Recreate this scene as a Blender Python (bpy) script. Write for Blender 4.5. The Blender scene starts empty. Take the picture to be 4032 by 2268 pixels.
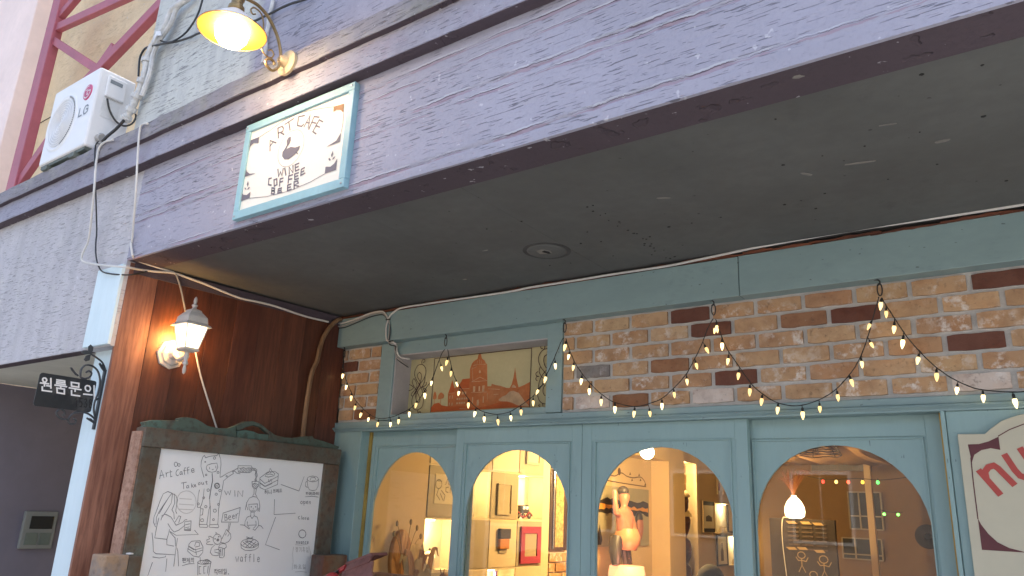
import bpy, bmesh, math, random
from mathutils import Vector, Matrix, noise
random.seed(7)
sc = bpy.context.scene
R = math.radians

# ------------------------------------------------------------------ camera
cam_d = bpy.data.cameras.new('camera')
cam = bpy.data.objects.new('camera', cam_d)
sc.collection.objects.link(cam)
cam_d.sensor_width = 36.0
cam_d.lens = 36.0 * 2970 / 4032
cam_d.clip_start = 0.05
cam_d.clip_end = 300
_yaw, _pit, _rol = R(-36.3), R(16.45), R(2.53)
_f = Vector((math.sin(_yaw) * math.cos(_pit), math.cos(_yaw) * math.cos(_pit), math.sin(_pit)))
_r = Vector((math.cos(_yaw), -math.sin(_yaw), 0))
_u = _r.cross(_f)
_r2 = math.cos(_rol) * _r + math.sin(_rol) * _u
_u2 = -math.sin(_rol) * _r + math.cos(_rol) * _u
cam.matrix_world = Matrix(((_r2.x, _u2.x, -_f.x, 0), (_r2.y, _u2.y, -_f.y, 0), (_r2.z, _u2.z, -_f.z, 1.55), (0, 0, 0, 1)))
sc.camera = cam

# ------------------------------------------------------------------ sky, sun, exposure
SUN_EL, SUN_AZ = 60, 35           # azimuth clockwise from +Y; high, beyond the cafe and to the right, veiled by cloud
w = bpy.data.worlds.new('World')
sc.world = w
w.use_nodes = True
nt = w.node_tree
bg = nt.nodes['Background']
sky = nt.nodes.new('ShaderNodeTexSky')
sky.sky_type = 'NISHITA'
sky.sun_disc = False
sky.sun_elevation = R(SUN_EL)
sky.sun_rotation = R(SUN_AZ)
sky.air_density = 1.0
sky.dust_density = 6.0
sky.ozone_density = 1.0
nt.links.new(sky.outputs[0], bg.inputs[0])
bg.inputs[1].default_value = 0.15
sun_d = bpy.data.lights.new('sun', 'SUN')
sun_d.energy = 0.8
sun_d.angle = R(30)
sun_d.color = (1, .97, .93)
sun = bpy.data.objects.new('sun', sun_d)
sc.collection.objects.link(sun)
_sd = Vector((math.sin(R(SUN_AZ)) * math.cos(R(SUN_EL)), math.cos(R(SUN_AZ)) * math.cos(R(SUN_EL)), math.sin(R(SUN_EL))))
sun.rotation_euler = _sd.to_track_quat('Z', 'Y').to_euler()
sc.view_settings.view_transform = 'Standard'
sc.view_settings.look = 'None'
sc.view_settings.gamma = 1
sc.view_settings.exposure = 1.86
sc.cycles.use_denoising = True
sc.cycles.max_bounces = 7
sc.cycles.diffuse_bounces = 3
sc.cycles.transparent_max_bounces = 12
sc.cycles.sample_clamp_indirect = 6

# ------------------------------------------------------------------ helpers
COL = sc.collection
def D2(s): return [[(float(a) / 1000, float(b) / 1000) for a, b in (p.split(',') for p in t.split())] for t in s.split(';') if t.strip()]
def D3(s): return [tuple(float(a) / 1000 for a in p.split(',')) for p in s.split()]
PL = {'X': lambda u, v, d: (d, u, v), 'Y': lambda u, v, d: (u, d, v), 'Z': lambda u, v, d: (u, v, d)}
def smooth(pts, n=4):
    out = []
    P = [Vector(p) for p in pts]
    for i in range(len(P) - 1):
        p0, p1, p2, p3 = P[max(i - 1, 0)], P[i], P[i + 1], P[min(i + 2, len(P) - 1)]
        for k in range(n):
            t = k / n
            out.append(.5 * (2 * p1 + (p2 - p0) * t + (2 * p0 - 5 * p1 + 4 * p2 - p3) * t * t + (3 * p1 - p0 - 3 * p2 + p3) * t ** 3))
    out.append(P[-1])
    return out
class MB:
    def __init__(s): s.v, s.f = [], []
    def add(s, vs, fs):
        b = len(s.v); s.v += [tuple(v) for v in vs]; s.f += [tuple(i + b for i in f) for f in fs]; return s
    def box(s, x0, x1, y0, y1, z0, z1):
        x0, x1 = min(x0, x1), max(x0, x1); y0, y1 = min(y0, y1), max(y0, y1); z0, z1 = min(z0, z1), max(z0, z1)
        return s.add([(x0, y0, z0), (x1, y0, z0), (x1, y1, z0), (x0, y1, z0), (x0, y0, z1), (x1, y0, z1), (x1, y1, z1), (x0, y1, z1)],
                     [(0, 3, 2, 1), (4, 5, 6, 7), (0, 1, 5, 4), (1, 2, 6, 5), (2, 3, 7, 6), (3, 0, 4, 7)])
    def frust(s, c, w0, w1, z0, z1, open_=False):      # square frustum, half widths (wx, wy)
        x, y = c
        vs = [(x - w0[0], y - w0[1], z0), (x + w0[0], y - w0[1], z0), (x + w0[0], y + w0[1], z0), (x - w0[0], y + w0[1], z0),
              (x - w1[0], y - w1[1], z1), (x + w1[0], y - w1[1], z1), (x + w1[0], y + w1[1], z1), (x - w1[0], y + w1[1], z1)]
        fs = [(0, 1, 5, 4), (1, 2, 6, 5), (2, 3, 7, 6), (3, 0, 4, 7)]
        if not open_: fs += [(0, 3, 2, 1), (4, 5, 6, 7)]
        return s.add(vs, fs)
    def tube(s, pts, r, n=6, cap=True):
        P = [Vector(p) for p in pts]
        k = len(P)
        rs = r if isinstance(r, (list, tuple)) else [r] * k
        T = [(P[min(i + 1, k - 1)] - P[max(i - 1, 0)]).normalized() for i in range(k)]
        a = Vector((0, 0, 1)) if abs(T[0].z) < .9 else Vector((1, 0, 0))
        N = (a - T[0] * a.dot(T[0])).normalized()
        vs = []
        for i in range(k):
            N = N - T[i] * N.dot(T[i])
            N.normalize()
            B = T[i].cross(N)
            for j in range(n):
                an = 2 * math.pi * j / n
                vs.append(P[i] + rs[i] * (math.cos(an) * N + math.sin(an) * B))
        fs = [(i * n + j, i * n + (j + 1) % n, (i + 1) * n + (j + 1) % n, (i + 1) * n + j) for i in range(k - 1) for j in range(n)]
        if cap: fs += [tuple(range(n - 1, -1, -1)), tuple((k - 1) * n + j for j in range(n))]
        return s.add(vs, fs)
    def lathe(s, prof, c=(0, 0, 0), n=20, M=None):
        vs = []
        for r, z in prof:
            for j in range(n):
                an = 2 * math.pi * j / n
                p = Vector((r * math.cos(an), r * math.sin(an), z))
                if M is not None: p = M @ p
                vs.append(p + Vector(c))
        k = len(prof)
        fs = [(i * n + j, i * n + (j + 1) % n, (i + 1) * n + (j + 1) % n, (i + 1) * n + j) for i in range(k - 1) for j in range(n)]
        if prof[0][0] > 1e-5: fs.append(tuple(range(n - 1, -1, -1)))
        if prof[-1][0] > 1e-5: fs.append(tuple((k - 1) * n + j for j in range(n)))
        return s.add(vs, fs)
    def ball(s, c, r, n=14, m=9, sc_=(1, 1, 1)):
        prof = [(max(math.sin(math.pi * i / m), 1e-6), -math.cos(math.pi * i / m)) for i in range(m + 1)]
        return s.lathe(prof, c, n, Matrix.Diagonal((r * sc_[0], r * sc_[1], r * sc_[2])))
    def prism(s, poly, plane, d0, d1):
        f = PL[plane]; n = len(poly)
        return s.add([f(u, v, d0) for u, v in poly] + [f(u, v, d1) for u, v in poly],
                     [tuple(range(n)), tuple(range(2 * n - 1, n - 1, -1))] + [(i, i + n, (i + 1) % n + n, (i + 1) % n) for i in range(n)])
    def fill(s, polys, plane, d):
        for p in polys: s.add([PL[plane](u, v, d) for u, v in p], [tuple(range(len(p)))])
        return s
    def ribbon(s, polys, plane, d, w, step=0.0, wob=0.0):
        sg = 1 if plane == 'X' else -1
        for q, p in enumerate(polys):
            pts = [Vector(a) for i, a in enumerate(p) if i == 0 or a != p[i - 1]]
            if len(pts) < 2: continue
            closed = (pts[0] - pts[-1]).length < 1e-6 and len(pts) > 3
            if closed: pts = pts[:-1]
            n = len(pts); L = []; Rr = []
            for i in range(n):
                a = pts[i - 1] if (i > 0 or closed) else None
                b = pts[(i + 1) % n] if (i < n - 1 or closed) else None
                t1 = (pts[i] - a).normalized() if a is not None else None
                t2 = (b - pts[i]).normalized() if b is not None else None
                t1 = t1 or t2; t2 = t2 or t1
                nn = Vector((-(t1.y + t2.y), t1.x + t2.x))
                if nn.length < .3: nn = Vector((-t2.y, t2.x))
                nn.normalize()
                k = min(1.6, 1 / max(.5, nn.dot(Vector((-t2.y, t2.x)))))
                h = w / 2 * k * (1 + wob * math.sin(i * 2.3 + q))
                e = (t1 * (-w * .4) if a is None else t2 * 0) + (t2 * (w * .4) if b is None else t2 * 0)
                L.append(pts[i] + nn * h + e); Rr.append(pts[i] - nn * h + e)
            dd = d + sg * step * (q % 5)
            vs = [PL[plane](u, v, dd) for u, v in L] + [PL[plane](u, v, dd) for u, v in Rr]
            m = n if closed else n - 1
            s.add(vs, [(i, (i + 1) % n, (i + 1) % n + n, i + n) for i in range(m)])
        return s
    def mesh(s, name, off=(0, 0, 0), sm=False):
        me = bpy.data.meshes.new(name)
        ox, oy, oz = off
        me.from_pydata([(x - ox, y - oy, z - oz) for x, y, z in s.v], [], s.f)
        bm = bmesh.new(); bm.from_mesh(me); bmesh.ops.recalc_face_normals(bm, faces=bm.faces); bm.to_mesh(me); bm.free()
        if sm:
            for p in me.polygons: p.use_smooth = True
        me.update()
        return me
    def build(s, name, mat, parent=None, sm=False, bev=0.0, label=None):
        base = ORG.get(parent.name, (0, 0, 0)) if parent else (0, 0, 0)
        o = bpy.data.objects.new(name, s.mesh(name, base, sm))
        COL.objects.link(o)
        if parent: o.parent = parent; ORG[o.name] = base
        else: ORG[o.name] = (0, 0, 0)
        o.data.materials.append(mat)
        if bev:
            m = o.modifiers.new('bevel', 'BEVEL'); m.width = bev; m.segments = 2; m.limit_method = 'ANGLE'; m.angle_limit = R(35)
        if sm and bev == 0 and len(s.f) > 3:
            try: o.data.set_sharp_from_angle(angle=R(40))
            except Exception: pass
        if label: o['label'] = label
        return o
ORG = {}
def thing(name, loc, label, cat, group=None):
    o = bpy.data.objects.new(name, None)
    COL.objects.link(o); o.location = loc; o.empty_display_size = .1
    ORG[o.name] = tuple(loc)
    o['label'] = label; o['category'] = cat
    if group: o['group'] = group
    return o
def tag(o, label, cat, group=None):
    o['label'] = label; o['category'] = cat
    if group: o['group'] = group
    return o
def struct(o): o['kind'] = 'structure'; return o
def inst(name, me, mat, parent, loc, rot=(0, 0, 0), scale=None):
    o = bpy.data.objects.new(name, me)
    COL.objects.link(o)
    b = ORG.get(parent.name, (0, 0, 0)) if parent else (0, 0, 0)
    o.parent = parent
    o.location = (loc[0] - b[0], loc[1] - b[1], loc[2] - b[2]); o.rotation_euler = rot
    if scale: o.scale = scale
    if mat and not me.materials: me.materials.append(mat)
    ORG[o.name] = tuple(loc)
    return o

# ------------------------------------------------------------------ materials
class NB:
    def __init__(s, name):
        s.m = bpy.data.materials.new(name); s.m.use_nodes = True
        s.t = s.m.node_tree; s.b = s.t.nodes['Principled BSDF']
        s.co = None
    def n(s, ty, **k):
        x = s.t.nodes.new('ShaderNode' + ty)
        for a, b in k.items(): setattr(x, a, b)
        return x
    def l(s, a, b): s.t.links.new(a, b)
    def coord(s, scale=(1, 1, 1), rnd=False):
        tc = s.n('TexCoord'); mp = s.n('Mapping'); mp.inputs['Scale'].default_value = scale
        src = tc.outputs['Object']
        if rnd:
            oi = s.n('ObjectInfo'); mu = s.n('Math', operation='MULTIPLY'); s.l(oi.outputs['Random'], mu.inputs[0]); mu.inputs[1].default_value = 37
            ad = s.n('VectorMath', operation='ADD'); s.l(src, ad.inputs[0]); s.l(mu.outputs[0], ad.inputs[1]); src = ad.outputs[0]
        s.l(src, mp.inputs['Vector'])
        return mp.outputs[0]
    def noise(s, vec, scale, detail=4, rough=.55):
        x = s.n('TexNoise'); x.inputs['Scale'].default_value = scale; x.inputs['Detail'].default_value = detail; x.inputs['Roughness'].default_value = rough
        s.l(vec, x.inputs['Vector']); return x.outputs['Fac']
    def ramp(s, fac, stops):
        x = s.n('ValToRGB'); e = x.color_ramp.elements
        while len(e) < len(stops): e.new(.5)
        for i, (p, c) in enumerate(stops):
            e[i].position = p; e[i].color = (c[0], c[1], c[2], 1) if isinstance(c, (tuple, list)) else (c, c, c, 1)
        s.l(fac, x.inputs[0]); return x.outputs[0]
    def mix(s, fac, a, b, mode='MIX'):
        x = s.n('MixRGB', blend_type=mode)
        for i, q in ((0, fac), (1, a), (2, b)):
            if hasattr(q, 'is_linked'): s.l(q, x.inputs[i])
            elif i: x.inputs[i].default_value = (q[0], q[1], q[2], 1)
            else: x.inputs[i].default_value = q
        return x.outputs[0]
    def math(s, op, a, b=0.0, c=None):
        x = s.n('Math', operation=op)
        for i, q in ((0, a), (1, b), (2, c)):
            if q is None: continue
            if hasattr(q, 'is_linked'): s.l(q, x.inputs[i])
            else: x.inputs[i].default_value = q
        return x.outputs[0]
    def bump(s, h, strength=.3, dist=.01, prev=None):
        x = s.n('Bump'); x.inputs['Strength'].default_value = strength; x.inputs['Distance'].default_value = dist
        s.l(h, x.inputs['Height'])
        if prev: s.l(prev, x.inputs['Normal'])
        s.l(x.outputs[0], s.b.inputs['Normal']); return x.outputs[0]
    def done(s, col=None, rough=.6, metal=0.0, spec=None):
        if col is not None:
            if hasattr(col, 'is_linked'): s.l(col, s.b.inputs['Base Color'])
            else: s.b.inputs['Base Color'].default_value = (*col, 1)
        if hasattr(rough, 'is_linked'): s.l(rough, s.b.inputs['Roughness'])
        else: s.b.inputs['Roughness'].default_value = rough
        s.b.inputs['Metallic'].default_value = metal
        if spec is not None: s.b.inputs['Specular IOR Level'].default_value = spec
        return s.m
def mul(c, k): return tuple(min(1, x * k) for x in c)
def plain(name, col, rough=.5, metal=0.0, var=.12, scale=8, bump=.08, rnd=False, stretch=(1, 1, 1), dirt=None, specks=False):
    b = NB(name); v = b.coord(stretch, rnd)
    n1 = b.noise(v, scale, 5); n2 = b.noise(v, scale * 9, 3)
    c = b.mix(b.ramp(n1, [(.3, 0.), (.7, 1.)]), mul(col, 1 - var), mul(col, 1 + var))
    c = b.mix(b.ramp(n2, [(.35, .25), (.65, 0.)]), c, mul(col, 1 - 2 * var))
    if dirt:
        d = b.ramp(b.noise(v, scale * .45, 6, .7), [(.55, 0.), (.75, .8)])
        c = b.mix(d, c, dirt)
    if specks:
        c = b.mix(b.ramp(b.noise(v, 38, 1), [(.765, 0.), (.785, .7)]), c, mul(col, .25))
        c = b.mix(b.ramp(b.noise(v, 5.5, 7, .75), [(.58, 0.), (.72, .4)]), c, mul(col, .55))
    if bump: b.bump(n2, bump, .004)
    return b.done(c, rough, metal)
def glow(name, col, strength):
    b = NB(name); b.b.inputs['Emission Color'].default_value = (*col, 1); b.b.inputs['Emission Strength'].default_value = strength
    return b.done(col, .4)
def wood(name, dark, light, axis='Z', rough=.5, rnd=False, fine=1.0):
    b = NB(name); st = {'Z': (9, 9, .7), 'X': (.7, 9, 9), 'Y': (9, .7, 9)}[axis]
    v = b.coord(st, rnd)
    n1 = b.noise(v, 2.2 * fine, 6, .6); n2 = b.noise(v, 9 * fine, 5, .65)
    v2 = b.coord((1, 1, 1), rnd); n3 = b.noise(v2, 2.5, 3)
    c = b.mix(b.ramp(n1, [(.3, 0.), (.68, 1.)]), dark, light)
    c = b.mix(b.ramp(n2, [(.38, .55), (.55, 0.)]), c, mul(dark, .55))
    c = b.mix(b.ramp(n3, [(.35, .5), (.6, 0.)]), c, mul(dark, .7))
    b.bump(n2, .18, .004)
    return b.done(c, rough)
def weathered(name, wood_c, paint_c, rnd=True, axis=(1, 1, 1), amount=.5):
    b = NB(name); v = b.coord(axis, rnd)
    n1 = b.noise(v, 7, 6, .65); n2 = b.noise(v, 34, 4, .6); n3 = b.noise(v, 2.2, 3)
    c = b.mix(b.ramp(n1, [(amount - .1, 0.), (amount + .1, 1.)]), wood_c, paint_c)
    c = b.mix(b.ramp(n3, [(.35, .5), (.65, 0.)]), c, mul(wood_c, .45))
    c = b.mix(b.ramp(n2, [(.3, .6), (.5, 0.)]), c, mul(wood_c, .4))
    b.bump(n2, .25, .004)
    return b.done(c, .7)

def concrete(name, base, alt, mauve=None, seams=(), dash=.75, alt_at=None, grime=None, gst=.5, streak=0.0):
    b = NB(name); v = b.coord()
    big = b.noise(v, 1.3, 5, .6); mid = b.noise(v, 9, 5, .6); fine = b.noise(v, 70, 4, .6)
    c = b.mix(b.ramp(big, [(.32, 0.), (.68, 1.)]), mul(base, .9), mul(base, 1.08))
    if alt_at is not None:                       # second coat of paint left of a ragged edge
        sx = b.n('SeparateXYZ'); b.l(v, sx.inputs[0])
        e = b.math('ADD', sx.outputs[0], b.math('MULTIPLY', b.noise(v, 5, 4), .16))
        c = b.mix(b.ramp(b.math('ADD', b.math('MULTIPLY', e, 8), .5 - 8 * alt_at), [(.3, 1.), (.7, 0.)]), c, alt)
    elif alt is not None:
        c = b.mix(b.ramp(mid, [(.52, 0.), (.72, .7)]), c, alt)
    if grime is not None:
        c = b.mix(b.ramp(b.noise(v, 2.6, 7, .72), [(.5, 0.), (.72, gst)]), c, grime)
    if streak:
        c = b.mix(b.math('MULTIPLY', b.ramp(b.noise(b.coord((9, 9, .8)), 1.0, 5, .65), [(.45, 0.), (.72, 1.)]), streak), c, mul(base, .5))
    # short horizontal splits left by the shuttering boards
    dv2 = b.coord((14, 14, 220)); dn2 = b.noise(dv2, 1.0, 2.5, .5); gate = b.noise(v, 3.2, 4)
    dm = b.math('MULTIPLY', b.ramp(dn2, [(.615, 0.), (.65, 1.)]), b.ramp(gate, [(.36, 0.), (.50, 1.)]))
    c = b.mix(b.math('MULTIPLY', dm, dash), c, mul(base, .42))
    c = b.mix(b.ramp(fine, [(.3, .22), (.5, 0.)]), c, mul(base, .6))
    c = b.mix(b.ramp(b.noise(v, 31, 2), [(.70, 0.), (.74, .55)]), c, (.62, .62, .66))
    h = b.math('SUBTRACT', b.math('ADD', b.math('MULTIPLY', mid, .6), b.math('MULTIPLY', fine, .35)), b.math('MULTIPLY', dm, 1.2))
    if seams:
        sx = b.n('SeparateXYZ'); b.l(v, sx.inputs[0])
        for i, (z0, wd) in enumerate(seams):
            wig = b.math('MULTIPLY', b.math('SUBTRACT', b.noise(b.coord((1 + .13 * i, .01, .01)), 4 + 1.3 * i, 6, .7), .5), .022)
            zz = b.math('ADD', b.math('SUBTRACT', sx.outputs[2], b.math('MULTIPLY', sx.outputs[0], .018)), wig)
            gv = b.noise(b.coord((1.1, .01, .01)), 2.0 + i * .37, 4, .7)
            wv = b.math('MULTIPLY', b.ramp(gv, [(.42, 0.), (.60, 1.)]), wd)
            mk = b.math('LESS_THAN', b.math('ABSOLUTE', b.math('SUBTRACT', zz, z0)), wv)
            c = b.mix(b.math('MULTIPLY', mk, .65), c, mauve)
            lip = b.math('LESS_THAN', b.math('ABSOLUTE', b.math('SUBTRACT', zz, z0 + wd * 1.05)), b.math('MULTIPLY', wv, .28))
            c = b.mix(b.math('MULTIPLY', lip, .8), c, mul(mauve, .3))
            pale = b.math('LESS_THAN', b.math('ABSOLUTE', b.math('SUBTRACT', zz, z0 + wd * 1.9)), b.math('MULTIPLY', wv, .5))
            c = b.mix(b.math('MULTIPLY', pale, .45), c, (.62, .65, .70))  # highlight along the lifted lip, painted into the colour
            h = b.math('ADD', h, b.math('MULTIPLY', pale, .8))
            h = b.math('SUBTRACT', h, b.math('MULTIPLY', mk, .9))
    b.bump(h, .7, .007)
    return b.done(c, .85, spec=.25)

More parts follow.
